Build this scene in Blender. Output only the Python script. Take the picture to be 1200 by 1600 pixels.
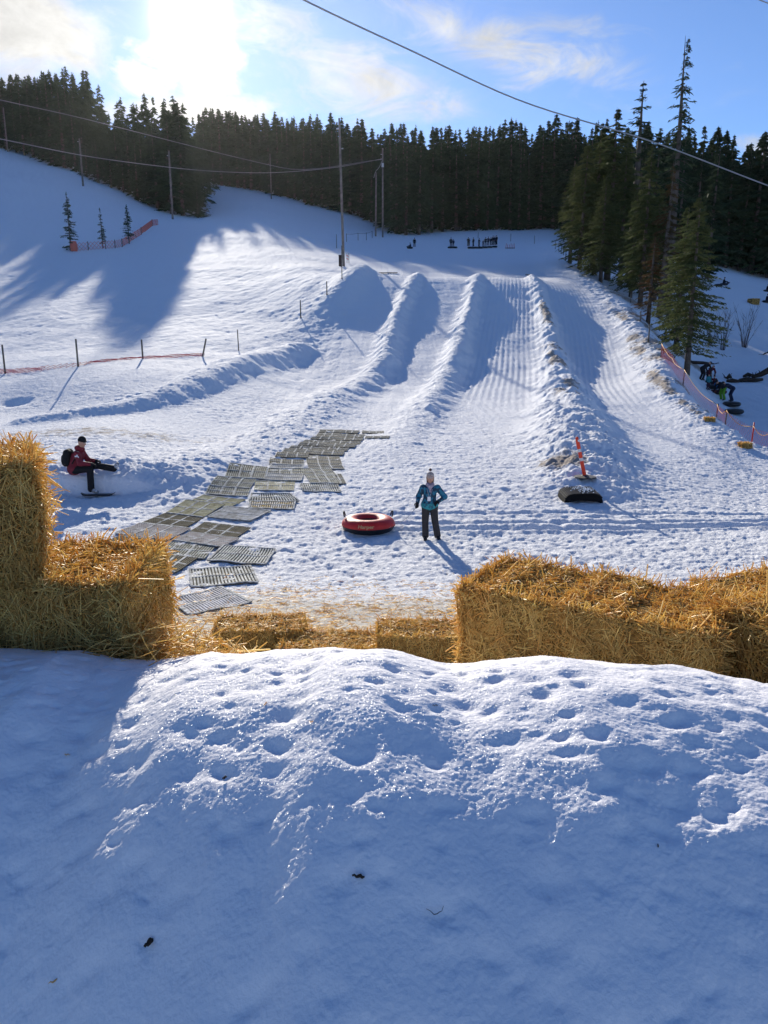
import bpy, math, random
import numpy as np
from mathutils import Vector, Matrix, Euler
random.seed(7); RNG = np.random.default_rng(11)
for o in list(bpy.data.objects): bpy.data.objects.remove(o)
SC = bpy.context.scene
COL = SC.collection
# ------------------------------------------------------------ camera, sun, sky, exposure
CZ = 4.0                       # eye height above the flat run-out
TILT = math.radians(13.0); CT, ST = math.cos(TILT), math.sin(TILT)
cam = bpy.data.cameras.new('camera'); camo = bpy.data.objects.new('camera', cam); COL.objects.link(camo)
cam.sensor_fit = 'HORIZONTAL'; cam.sensor_width = 36; cam.lens = 36
cam.clip_start = 0.05; cam.clip_end = 5000
camo.location = (0, 0, CZ); camo.rotation_euler = (math.radians(90)-TILT, 0, 0)
SC.camera = camo
SUNV = Vector((-.25, CT+.64*ST, -ST+.64*CT)).normalized()   # towards the sun
SUN_EL = math.asin(SUNV.z); SUN_AZ = math.atan2(SUNV.x, SUNV.y)
sl = bpy.data.lights.new('sun', 'SUN'); sl.energy = 4.7; sl.angle = math.radians(.55); sl.color = (1.0, .925, .77)
so = bpy.data.objects.new('sun', sl); COL.objects.link(so)
so.rotation_euler = SUNV.to_track_quat('Z', 'Y').to_euler()
SC.view_settings.view_transform = 'Standard'; SC.view_settings.look = 'None'
SC.view_settings.exposure = 0.52; SC.view_settings.gamma = 1; SC.view_settings.use_curve_mapping = False
SC.cycles.max_bounces = 6; SC.cycles.diffuse_bounces = 3; SC.cycles.glossy_bounces = 2
SC.cycles.transparent_max_bounces = 8; SC.cycles.transmission_bounces = 3; SC.cycles.volume_bounces = 0
SC.cycles.sample_clamp_indirect = 6; SC.cycles.caustics_reflective = False; SC.cycles.caustics_refractive = False
SC.cycles.use_denoising = True

class NB:
    """small node-tree helper"""
    def __init__(s, tree): s.t = tree; s.n = tree.nodes; s.l = tree.links
    def node(s, typ, **kw):
        n = s.n.new(typ)
        for k, v in kw.items(): setattr(n, k, v)
        return n
    def put(s, inp, v):
        if v is None: return
        if isinstance(v, bpy.types.NodeSocket): s.l.new(v, inp)
        else:
            if isinstance(v, (tuple, list)) and len(v) == 3 and inp.type == 'RGBA': v = (*v, 1)
            inp.default_value = v
    def m(s, op, a, b=None, c=None, clamp=False):
        n = s.node('ShaderNodeMath', operation=op, use_clamp=clamp)
        s.put(n.inputs[0], a); s.put(n.inputs[1], b); s.put(n.inputs[2], c); return n.outputs[0]
    def mix(s, f, a, b, bt='MIX'):
        n = s.node('ShaderNodeMix', data_type='RGBA', blend_type=bt)
        s.put(n.inputs[0], f); s.put(n.inputs[6], a); s.put(n.inputs[7], b); return n.outputs[2]
    def noise(s, vec, scale, detail=3, rough=.5, dist=0, out=0):
        n = s.node('ShaderNodeTexNoise'); s.put(n.inputs['Vector'], vec); n.inputs['Scale'].default_value = scale
        n.inputs['Detail'].default_value = detail; n.inputs['Roughness'].default_value = rough; n.inputs['Distortion'].default_value = dist
        return n.outputs[out]
    def vmap(s, vec, sc=(1,1,1), rot=(0,0,0), loc=(0,0,0)):
        n = s.node('ShaderNodeMapping'); s.put(n.inputs[0], vec); n.inputs['Location'].default_value = loc
        n.inputs['Rotation'].default_value = rot; n.inputs['Scale'].default_value = sc; return n.outputs[0]
    def rng(s, v, a, b, c=0, d=1, smooth=False):
        n = s.node('ShaderNodeMapRange'); n.interpolation_type = 'SMOOTHSTEP' if smooth else 'LINEAR'
        s.put(n.inputs[0], v); n.inputs[1].default_value = a; n.inputs[2].default_value = b; n.inputs[3].default_value = c; n.inputs[4].default_value = d
        return n.outputs[0]

def px_azel(u, v):
    a, b = (u-600)/1200, (800-v)/1200
    d = Vector((a, CT+b*ST, -ST+b*CT)).normalized()
    return math.atan2(d.x, d.y), math.asin(d.z)

W = bpy.data.worlds.new('World'); SC.world = W; W.use_nodes = True
def build_world():
    nb = NB(W.node_tree); nb.n.clear()
    out = nb.node('ShaderNodeOutputWorld'); bg = nb.node('ShaderNodeBackground')
    sky = nb.node('ShaderNodeTexSky', sky_type='NISHITA'); sky.sun_disc = False
    sky.sun_elevation = SUN_EL; sky.sun_rotation = SUN_AZ; sky.altitude = 1800; sky.air_density = 1.0; sky.dust_density = .35; sky.ozone_density = 4.0
    tc = nb.node('ShaderNodeTexCoord'); V = tc.outputs['Generated']
    sx = nb.node('ShaderNodeSeparateXYZ'); nb.put(sx.inputs[0], V); X, Y, Z = sx.outputs
    az = nb.m('ARCTAN2', X, Y); el = nb.m('ARCSINE', Z)
    def blob(u, v, ru, rv, rot=0, hard=.5):
        """an elliptical region of the sky dome round one direction; radii in photo pixels"""
        a0, e0 = px_azel(u, v); sa, se = ru/1200, rv/1200
        da = nb.m('MULTIPLY', nb.m('SUBTRACT', az, a0), math.cos(e0)); de = nb.m('SUBTRACT', el, e0)
        c, s_ = math.cos(rot), math.sin(rot)
        p = nb.m('ADD', nb.m('MULTIPLY', da, c), nb.m('MULTIPLY', de, s_))
        q = nb.m('SUBTRACT', nb.m('MULTIPLY', de, c), nb.m('MULTIPLY', da, s_))
        r = nb.m('ADD', nb.m('POWER', nb.m('ABSOLUTE', nb.m('DIVIDE', p, sa)), 2), nb.m('POWER', nb.m('ABSOLUTE', nb.m('DIVIDE', q, se)), 2))
        return nb.rng(nb.m('SQRT', r), 1.0, hard, 0, 1, True)
    dot = nb.node('ShaderNodeVectorMath', operation='DOT_PRODUCT'); nb.put(dot.inputs[0], V); dot.inputs[1].default_value = SUNV
    D = nb.m('MAXIMUM', dot.outputs['Value'], 0)
    g = lambda p, k: nb.m('MULTIPLY', nb.m('POWER', D, p), k)
    # cloud fields on the dome
    cu = nb.noise(nb.vmap(V, (5, 5, 9)), 1.6, 8, .58, .3)
    cu2 = nb.noise(nb.vmap(V, (4, 4, 7), loc=(3, 1, 2)), 3.2, 7, .6, .8)
    wi = nb.noise(nb.vmap(V, (6, 6, 15), rot=(0, .35, 0)), 1.5, 8, .62, 1.2)
    def cloud(field, mask, t0, t1):
        v = nb.m('ADD', field, nb.m('MULTIPLY', mask, .40)); return nb.m('MULTIPLY', nb.rng(v, t0, t1, 0, 1, True), nb.rng(mask, 0, .25, 0, 1))
    masks = [(cu, blob(30, 90, 170, 110, .35, .1), .62, .92), (cu, blob(-60, 20, 200, 160, 0, .2), .6, .9), (cu2, blob(235, 105, 120, 55, .5, .2), .66, .95), (cu, blob(330, 168, 330, 40, .12, .1), .62, .92),
             (cu2, blob(335, 120, 75, 62, .3, .2), .6, .95), (wi, blob(800, 70, 300, 70, -.32, 0), .60, 1.08), (wi, blob(560, 130, 210, 75, -.2, 0), .56, 1.05), (wi, blob(860, 40, 200, 40, -.2, 0), .7, 1.2),
             (wi, blob(440, 60, 170, 90, -.5, 0), .7, 1.25), (cu, blob(1210, 240, 110, 42, -.35, .1), .66, .9), (wi, blob(150, 20, 160, 60, .2, 0), .72, 1.3), (wi, blob(1130, 150, 140, 100, -.3, 0), .85, 1.7)]
    tot = None
    for f_, m_, a_, b_ in masks:
        c = cloud(f_, m_, a_, b_); tot = c if tot is None else nb.m('MAXIMUM', tot, c)
    cb = nb.m('MULTIPLY', nb.m('ADD', nb.m('ADD', 4.7, g(40, .6)), nb.m('ADD', g(200, 1.5), g(900, 7))), nb.rng(nb.noise(nb.vmap(V, (7, 7, 12), loc=(1, 2, 3)), 2.4, 7, .65, .4), .3, .7, .78, 1.12))
    cc = nb.node('ShaderNodeCombineXYZ')
    nb.put(cc.inputs[0], nb.m('MULTIPLY', cb, SKYC[0])); nb.put(cc.inputs[1], nb.m('MULTIPLY', cb, SKYC[1])); nb.put(cc.inputs[2], nb.m('MULTIPLY', cb, SKYC[2]))
    skc = nb.mix(1.0, sky.outputs[0], SKYTINT, 'MULTIPLY')
    gl = nb.m('ADD', nb.m('ADD', g(25, .15), g(200, .3)), nb.m('ADD', g(1500, 5), g(5500, 260)))
    glc = nb.node('ShaderNodeCombineXYZ')
    for i, k in enumerate((1.0, .93, .84)): nb.put(glc.inputs[i], nb.m('MULTIPLY', gl, k))
    s1 = nb.node('ShaderNodeVectorMath', operation='SCALE'); nb.put(s1.inputs[0], skc); s1.inputs['Scale'].default_value = SKYK
    c1 = nb.mix(tot, s1.outputs[0], cc.outputs[0])
    ad = nb.node('ShaderNodeVectorMath', operation='ADD'); nb.put(ad.inputs[0], c1); nb.put(ad.inputs[1], glc.outputs[0])
    nb.put(bg.inputs[0], ad.outputs[0]); bg.inputs[1].default_value = WSTR
    nb.l.new(bg.outputs[0], out.inputs[0])
SKYC = (1.0, 1.0, .99); SKYTINT = (.77, .84, .98, 1); SKYK = 1.0; WSTR = .108
build_world()
W.cycles.sampling_method = 'MANUAL'; W.cycles.sample_map_resolution = 1024
# ------------------------------------------------------------ helpers
def tag(o, label=None, cat=None, group=None, kind=None):
    if label: o['label'] = label
    if cat: o['category'] = cat
    if group: o['group'] = group
    if kind: o['kind'] = kind
    return o
def empty(name, loc=(0,0,0), rot=(0,0,0), scale=1, **kw):
    o = bpy.data.objects.new(name, None); COL.objects.link(o); o.location = loc; o.rotation_euler = rot
    o.scale = (scale,)*3 if not isinstance(scale, tuple) else scale
    o.empty_display_size = .2
    return tag(o, **kw)
def mesh_np(name, V, F, smooth=True):
    V = np.asarray(V, np.float32); me = bpy.data.meshes.new(name)
    if isinstance(F, np.ndarray):
        k = F.shape[1]; me.vertices.add(len(V)); me.vertices.foreach_set('co', V.ravel())
        me.loops.add(F.size); me.loops.foreach_set('vertex_index', F.ravel().astype(np.int32))
        me.polygons.add(len(F)); me.polygons.foreach_set('loop_start', np.arange(0, F.size, k, dtype=np.int32))
        me.polygons.foreach_set('loop_total', np.full(len(F), k, np.int32))
        me.update(calc_edges=True)
    else:
        me.from_pydata(V.tolist(), [], F); me.update()
    if smooth: me.shade_smooth()
    return me
def obj(name, me, mat=None, parent=None, **kw):
    o = bpy.data.objects.new(name, me); COL.objects.link(o)
    if mat and not me.materials: me.materials.append(mat)
    if parent: o.parent = parent
    return tag(o, **kw)
def copy_tree(o, parent=None):
    c = o.copy(); COL.objects.link(c); c.parent = parent
    for ch in list(o.children): copy_tree(ch, c)
    return c
class MB:
    """collects simple solids into ONE mesh"""
    def __init__(s): s.v = []; s.f = []
    def add(s, V, F):
        n = len(s.v); s.v += [tuple(p) for p in V]; s.f += [tuple(i+n for i in f) for f in F]; return s
    def box(s, c, size, rot=None):
        x, y, z = [k/2 for k in size]
        P = [Vector((a*x, b*y, d*z)) for a in (-1,1) for b in (-1,1) for d in (-1,1)]
        if rot is not None: P = [rot @ p for p in P]
        P = [p+Vector(c) for p in P]
        return s.add(P, [(0,1,3,2),(4,6,7,5),(0,4,5,1),(2,3,7,6),(0,2,6,4),(1,5,7,3)])
    def tube(s, pts, r, n=8, cap=True):
        pts = [Vector(p) for p in pts]; rs = r if isinstance(r, (list, tuple)) else [r]*len(pts)
        V = []; F = []; ref = None
        for i, p in enumerate(pts):
            t = (pts[min(i+1, len(pts)-1)]-pts[max(i-1, 0)]).normalized()
            if ref is None: ref = Vector((0,0,1)) if abs(t.z) < .9 else Vector((1,0,0))
            a = t.cross(ref).normalized(); b = a.cross(t).normalized(); ref = b
            for k in range(n):
                w = 2*math.pi*k/n; V.append(p+(a*math.cos(w)+b*math.sin(w))*rs[i])
        for i in range(len(pts)-1):
            for k in range(n): F.append((i*n+k, i*n+(k+1)%n, (i+1)*n+(k+1)%n, (i+1)*n+k))
        if cap: F.append(tuple(range(n))[::-1]); F.append(tuple((len(pts)-1)*n+k for k in range(n)))
        return s.add(V, F)
    def lathe(s, prof, c=(0,0,0), n=24, rot=None, closed=False):
        V = []; F = []
        for r, z in prof:
            for k in range(n):
                w = 2*math.pi*k/n; p = Vector((r*math.cos(w), r*math.sin(w), z))
                if rot is not None: p = rot @ p
                V.append(p+Vector(c))
        m = len(prof)
        for i in range(m if closed else m-1):
            j = (i+1) % m
            for k in range(n): F.append((i*n+k, i*n+(k+1)%n, j*n+(k+1)%n, j*n+k))
        return s.add(V, F)
    def mesh(s, name, smooth=True): return mesh_np(name, s.v, s.f, smooth)
    def build(s, name, mat, parent=None, smooth=True, **kw): return obj(name, s.mesh(name, smooth), mat, parent, **kw)

# ---- noise
def _hash(ix, iy, seed):
    h = (ix.astype(np.int64)*374761393 + iy.astype(np.int64)*668265263 + seed*974634777) & 0x7fffffff
    h = ((h ^ (h >> 13)) * 1274126177) & 0x7fffffff
    return (h ^ (h >> 16)) & 0xffff
def perlin(x, y, seed=0):
    ix, iy = np.floor(x), np.floor(y); fx, fy = x-ix, y-iy
    u, w = fx*fx*fx*(fx*(fx*6-15)+10), fy*fy*fy*(fy*(fy*6-15)+10)
    def g(a, b):
        t = _hash(ix+a, iy+b, seed)*(2*np.pi/65536.0); return np.cos(t)*(fx-a)+np.sin(t)*(fy-b)
    n0 = g(0,0)*(1-u)+g(1,0)*u; n1 = g(0,1)*(1-u)+g(1,1)*u
    return (n0*(1-w)+n1*w)*1.5
def fbm(x, y, seed=0, oct=4, gain=.5, lac=2.03):
    t = 0; a = 1
    for k in range(oct): t = t+a*perlin(x+17.3*k, y-9.1*k, seed+k*31); x = x*lac; y = y*lac; a *= gain
    return t
def sstep(x, a, b):
    t = np.clip((x-a)/(b-a), 0, 1); return t*t*(3-2*t)

# ---- materials
MATS = {}
def mat(name, color, rough=.7, metal=0, noise=None, bump=None, spec=.3, sheen=0, trans=0, coord='Object', em=None):
    """noise: (scale, colour2, amount); bump: (scale, strength)"""
    if name in MATS: return MATS[name]
    m = bpy.data.materials.new(name); m.use_nodes = True; nb = NB(m.node_tree); nb.n.clear()
    out = nb.node('ShaderNodeOutputMaterial'); p = nb.node('ShaderNodeBsdfPrincipled')
    tc = nb.node('ShaderNodeTexCoord'); V = tc.outputs[coord]
    c = (*color, 1)
    if noise:
        n = nb.noise(V, noise[0], 4, .6); f = nb.rng(n, .35, .65, 0, noise[2]); c = nb.mix(f, (*color, 1), (*noise[1], 1))
    nb.put(p.inputs['Base Color'], c); p.inputs['Roughness'].default_value = rough; p.inputs['Metallic'].default_value = metal
    p.inputs['Specular IOR Level'].default_value = spec
    if bump:
        b = nb.node('ShaderNodeBump'); b.inputs['Strength'].default_value = bump[1]; b.inputs['Distance'].default_value = bump[2] if len(bump) > 2 else .02
        nb.put(b.inputs['Height'], nb.noise(V, bump[0], 4, .6)); nb.put(p.inputs['Normal'], b.outputs[0])
    s = p.outputs[0]
    if trans:
        t = nb.node('ShaderNodeBsdfTranslucent'); nb.put(t.inputs[0], c); mx = nb.node('ShaderNodeMixShader'); mx.inputs[0].default_value = trans
        nb.l.new(s, mx.inputs[1]); nb.l.new(t.outputs[0], mx.inputs[2]); s = mx.outputs[0]
    nb.l.new(s, out.inputs[0]); MATS[name] = m; return m
def snow_mat(name, base, near=False):
    m = bpy.data.materials.new(name); m.use_nodes = True; nb = NB(m.node_tree); nb.n.clear()
    out = nb.node('ShaderNodeOutputMaterial'); p = nb.node('ShaderNodeBsdfPrincipled')
    tc = nb.node('ShaderNodeTexCoord'); V = tc.outputs['Object']
    at = nb.node('ShaderNodeAttribute'); at.attribute_name = 'dirt'; at2 = nb.node('ShaderNodeAttribute'); at2.attribute_name = 'straw'
    col = nb.mix(nb.rng(nb.noise(V, .9, 4, .6), .3, .7, 0, .35), base, tuple(k*.93 for k in base[:3])+(1,))
    dn = nb.noise(V, 5 if near else 3, 6, .7)
    df = nb.m('MULTIPLY', nb.rng(nb.m('ADD', dn, nb.m('MULTIPLY', at.outputs['Fac'], .5)), .62, .8, 0, 1), nb.rng(at.outputs['Fac'], .02, .3, 0, .8))
    col = nb.mix(df, col, (.26, .19, .13, 1))
    sn = nb.noise(V, 14, 5, .75); sf = nb.m('MULTIPLY', nb.rng(nb.m('ADD', sn, nb.m('MULTIPLY', at2.outputs['Fac'], .35)), .6, .78, 0, 1), nb.rng(at2.outputs['Fac'], .02, .6, 0, .55))
    col = nb.mix(sf, col, (.40, .32, .18, 1))
    nb.put(p.inputs['Base Color'], col); p.inputs['Roughness'].default_value = .8; p.inputs['Specular IOR Level'].default_value = .05
    b1 = nb.node('ShaderNodeBump'); b2 = nb.node('ShaderNodeBump')
    if near:
        b1.inputs['Strength'].default_value = .55; b1.inputs['Distance'].default_value = .006; nb.put(b1.inputs['Height'], nb.noise(V, 55, 4, .65))
        # ice grains: facets whose tilt is random, so that some of them catch the sun
        vo = nb.node('ShaderNodeTexVoronoi'); nb.put(vo.inputs['Vector'], V); vo.inputs['Scale'].default_value = 560
        vs = nb.node('ShaderNodeVectorMath', operation='SUBTRACT'); nb.put(vs.inputs[0], vo.outputs['Color']); vs.inputs[1].default_value = (.5, .5, .5)
        vm = nb.node('ShaderNodeVectorMath', operation='SCALE'); nb.put(vm.inputs[0], vs.outputs[0]); vm.inputs['Scale'].default_value = 1.3
        ge = nb.node('ShaderNodeNewGeometry'); va = nb.node('ShaderNodeVectorMath', operation='ADD'); nb.put(va.inputs[0], ge.outputs['Normal']); nb.put(va.inputs[1], vm.outputs[0])
        vn = nb.node('ShaderNodeVectorMath', operation='NORMALIZE'); nb.put(vn.inputs[0], va.outputs[0])
        nb.put(p.inputs['Coat Normal'], vn.outputs[0]); p.inputs['Coat Weight'].default_value = .2; p.inputs['Coat Roughness'].default_value = .26; p.inputs['Coat IOR'].default_value = 1.31
        p.inputs['Subsurface Weight'].default_value = 0
    else:
        b1.inputs['Strength'].default_value = .8; b1.inputs['Distance'].default_value = .07; nb.put(b1.inputs['Height'], nb.noise(V, 7, 6, .75))
    nb.put(p.inputs['Normal'], b1.outputs[0])
    nb.l.new(p.outputs[0], out.inputs[0]); return m
# ------------------------------------------------------------ terrain
# height of the land along sight columns u, as (distance, sight row v) knots read off the photograph
TAB = {
 -500: [(20,754),(27,668),(38,560),(75,390),(150,215),(250,130),(400,110),(700,100)],
 0:   [(19,762),(27,675),(31,650),(38,586),(48,545),(58,505),(75,452),(100,395),(150,300),(215,232),(300,205),(450,190),(700,185)],
 150: [(20,754),(27,668),(31,640),(38,572),(48,538),(58,502),(75,455),(100,402),(140,330),(170,296),(215,262),(300,235),(450,215),(700,205)],
 300: [(20,754),(27,685),(33,628),(40,570),(50,530),(60,500),(80,440),(100,405),(130,370),(165,345),(200,322),(240,300),(290,283),(350,262),(450,240),(700,225)],
 400: [(20,754),(27,692),(34,634),(42,580),(52,540),(62,500),(80,445),(100,402),(140,352),(180,328),(230,308),(280,298),(350,280),(450,260),(700,240)],
 480: [(20,754),(26,697),(35,640),(45,592),(52,560),(58,532),(64,494),(72,450),(80,428),(100,405),(130,382),(170,352),(215,325),(280,305),(450,280),(700,255)],
 560: [(20,754),(25,700),(34,648),(45,600),(52.5,553),(60,510),(68,463),(76,426),(79,424),(85,430),(95,424),(110,408),(140,384),(170,366),(190,358),(215,335),(300,318),(450,300),(700,270)],
 600: [(20,754),(25,700),(34,650),(45,600),(52.5,552),(61,505),(69,462),(76.5,430),(80,429),(86,436),(95,428),(110,411),(130,397),(150,386),(185,366),(230,345),(300,330),(450,310),(700,280)],
 830: [(20,754),(25,702),(34,652),(45,600),(52.5,556),(61,509),(69,466),(76.5,436),(80,434),(86,440),(95,432),(110,413),(130,399),(150,386),(185,362),(230,345),(300,330),(450,310),(700,280)],
 880: [(20,756),(25,704),(34,652),(45,603),(52.5,561),(61,513),(71,466),(81,440),(92,422),(105,408),(125,394),(150,381),(185,362),(230,345),(300,330),(450,310),(700,280)],
 950: [(20,760),(25,710),(34,655),(45,605),(55,552),(65,505),(75,470),(90,445),(105,428),(130,408),(160,390),(185,375),(230,352),(300,335),(450,315),(700,285)],
 1010:[(20,765),(25,716),(33,668),(42,612),(50,566),(58,528),(66,500),(76,480),(90,462),(110,438),(140,412),(185,385),(230,362),(300,340),(450,318),(700,290)],
 1060:[(20,770),(25,720),(31,682),(36,645),(42,605),(48,564),(53,553),(60,556),(68,548),(78,515),(92,480),(112,442),(145,412),(185,388),(230,366),(300,345),(450,320),(700,295)],
 1110:[(20,776),(25,727),(30,690),(35,660),(38,652),(42,660),(48,648),(55,622),(65,585),(75,545),(90,484),(112,440),(145,414),(185,390),(230,368),(300,345),(450,322),(700,295)],
 1200:[(20,786),(26,738),(31,712),(34,706),(38,712),(45,672),(55,625),(65,588),(75,552),(92,495),(112,462),(145,432),(185,405),(230,380),(300,352),(450,326),(700,300)],
 1700:[(20,800),(27,740),(40,690),(60,600),(92,520),(145,440),(230,390),(450,330),(700,300)],
}
NEAR = [(1.0,-3.2),(3,-3.3),(6,-3.2),(8,-3.28),(10,-3.60),(12,-3.84),(15,-3.95)]
def pchip(x, y, xi):
    x = np.asarray(x, float); y = np.asarray(y, float); h = np.diff(x); dl = np.diff(y)/h; m = np.zeros_like(y)
    for i in range(1, len(x)-1):
        if dl[i-1]*dl[i] > 0:
            w1, w2 = 2*h[i]+h[i-1], h[i]+2*h[i-1]; m[i] = (w1+w2)/(w1/dl[i-1]+w2/dl[i])
    m[0] = dl[0]; m[-1] = dl[-1]
    xi = np.clip(xi, x[0], x[-1]); k = np.clip(np.searchsorted(x, xi)-1, 0, len(x)-2); t = (xi-x[k])/h[k]
    return (y[k]*(1+2*t)*(1-t)**2 + h[k]*m[k]*t*(1-t)**2 + y[k+1]*t*t*(3-2*t) + h[k]*m[k+1]*t*t*(t-1))
NU, ND = 221, 500
UG = np.linspace(-500, 1700, NU); LG = np.linspace(0, math.log(700), ND)
def _table():
    us = sorted(TAB); rows = []
    for u in us:
        kn = NEAR+[(d, d*(-ST+(800-v)/1200*CT)) for d, v in TAB[u]]
        rows.append(pchip([math.log(d) for d, z in kn], [z/d for d, z in kn], LG))
    R = np.array(rows); T = np.array([pchip(us, R[:, j], UG) for j in range(ND)]).T
    k = np.exp(-.5*(np.arange(-7, 8)/2.6)**2); k /= k.sum()          # soften across columns
    P = np.pad(T, ((7,7),(0,0)), mode='edge'); T = sum(k[i]*P[i:i+NU] for i in range(15))
    k = np.exp(-.5*(np.arange(-3, 4)/1.3)**2); k /= k.sum()
    P = np.pad(T, ((0,0),(3,3)), mode='edge'); return sum(k[i]*P[:, i:i+ND] for i in range(7))
TT = _table()
def tab_ratio(u, d):
    a = np.clip((u+500)/2200*(NU-1), 0, NU-1.001); b = np.clip(np.log(np.maximum(d, 1.0))/math.log(700)*(ND-1), 0, ND-1.001)
    i, j = a.astype(int), b.astype(int); fa, fb = a-i, b-j
    return (TT[i,j]*(1-fa)+TT[i+1,j]*fa)*(1-fb)+(TT[i,j+1]*(1-fa)+TT[i+1,j+1]*fa)*fb
def base_z(X, Y):
    """camera-relative height of the smooth land"""
    Yc = np.maximum(Y, 1.5); z = -.2*Yc
    for _ in range(8):
        d = np.maximum(Yc*CT-z*ST, 1.0); z = tab_ratio(600+1200*X/d, d)*d*.5+z*.5
    return z
def base_pt(u, d):
    u = np.atleast_1d(np.asarray(u, float)); d = np.atleast_1d(np.asarray(d, float)); z = tab_ratio(u, d)*d
    return np.stack([(u-600)/1200*d, (d+z*ST)/CT, z], 1)
def base_hit(u, v, dmin=9., dmax=400):
    d = np.exp(np.linspace(math.log(dmin), math.log(dmax), 900)); z = tab_ratio(np.full_like(d, u), d)*d
    vv = 800-1200*((z/d+ST)/CT); k = np.where(vv <= v)[0]
    i = k[0] if len(k) else len(d)-1
    return d[i]

# snow banks between the lanes: (u, v, distance or None) points, half width, height, lumpiness
BERMS = [
 ([(655,420,88),(653,422,77.8),(634,470,68),(614,520,58.5),(600,560,50),(566,600,43.5),(505,640,36),(455,678,29.5),(395,716,24.8),(330,738,22),(250,755,20.4),(190,757,20.0),(90,757,20.0)], [.7,.6,.6,.68,.78,.95,1.15,1.3,1.5,1.5,1.5,1.5,1.5], [.3,.38,.62,.74,.70,.55,.42,.35,.32,.36,.46,.46,.42], .08),
 ([(748,424,88),(747,426,77.8),(736,480,66.5),(722,530,57),(708,570,49),(690,606,43),(664,646,35),(640,680,29),(600,720,23.5)], [.7,.6,.6,.68,.75,.8,.85,.9,.9], [.3,.40,.72,.82,.74,.56,.40,.22,.05], .07),
 ([(830,429,88),(832,431,78),(846,480,67.5),(858,520,59),(868,570,49),(880,610,42),(893,650,34),(905,690,27.5),(918,730,22.5),(925,765,19.6),(925,785,18.2)], [.7,.6,.6,.75,.95,1.1,1.3,1.4,1.3,1.0,.8], [.3,.40,.75,.9,.95,1.0,.9,.8,.6,.3,.0], .15),
 ([(862,376,158),(885,420,98),(935,452,82),(985,510,64),(1018,560,51.5),(1050,608,42),(1095,650,36),(1150,690,31.5),(1240,712,29)], [2.0,1.8,1.8,1.5,1.3,1.2,1.1,1.0,1.0], [.3,.4,.5,.65,.65,.5,.4,.28,.25], .13),
 ([(566,415,77.5),(545,440,72),(505,478,64),(460,515,57),(420,548,51)], [1.2,1.5,2.0,2.3,1.8], [.9,.8,.55,.35,.2], .05),
 ([(470,548,53),(420,572,47),(340,605,38.5),(250,630,33),(150,645,30.5),(40,660,29)], [.9,1.0,.9,.8,.7,.6], [.55,.7,.45,.33,.28,.2], .05),
]
BW = []
for pts, w, h, lump in BERMS:
    P = np.array([base_pt(u, d)[0][:2] for u, v, d in pts]); n = 60
    cum = np.r_[0, np.cumsum(np.hypot(*np.diff(P, axis=0).T))]; t = np.linspace(0, cum[-1], n)
    BW.append((np.stack([pchip(cum, P[:,0], t), pchip(cum, P[:,1], t)], 1), np.interp(t, cum, w), np.interp(t, cum, h), lump))
def poly_dist(X, Y, P, reach):
    """distance, signed side and running parameter along polyline P (only near it)"""
    D = np.full(X.shape, 1e9); S = np.zeros(X.shape); T = np.zeros(X.shape)
    for i in range(len(P)-1):
        a, b = P[i], P[i+1]; e = b-a; L2 = float(e@e)+1e-12
        t = np.clip(((X-a[0])*e[0]+(Y-a[1])*e[1])/L2, 0, 1); dx, dy = X-a[0]-t*e[0], Y-a[1]-t*e[1]
        d = dx*dx+dy*dy; k = d < D; D = np.where(k, d, D); S = np.where(k, np.sign(e[0]*dy-e[1]*dx), S); T = np.where(k, i+t, T)
    return np.sqrt(D), S, T
def gauss_at(X, Y, u, d, ru, rd):
    p = base_pt(u, d)[0]; return np.exp(-((X-p[0])/ru)**2-((Y-p[1])/rd)**2)
LANE_A, LANE_B = 20, 84
SEATP = base_pt(150, 18.9)[0]                  # where the snow seat is cut
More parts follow.
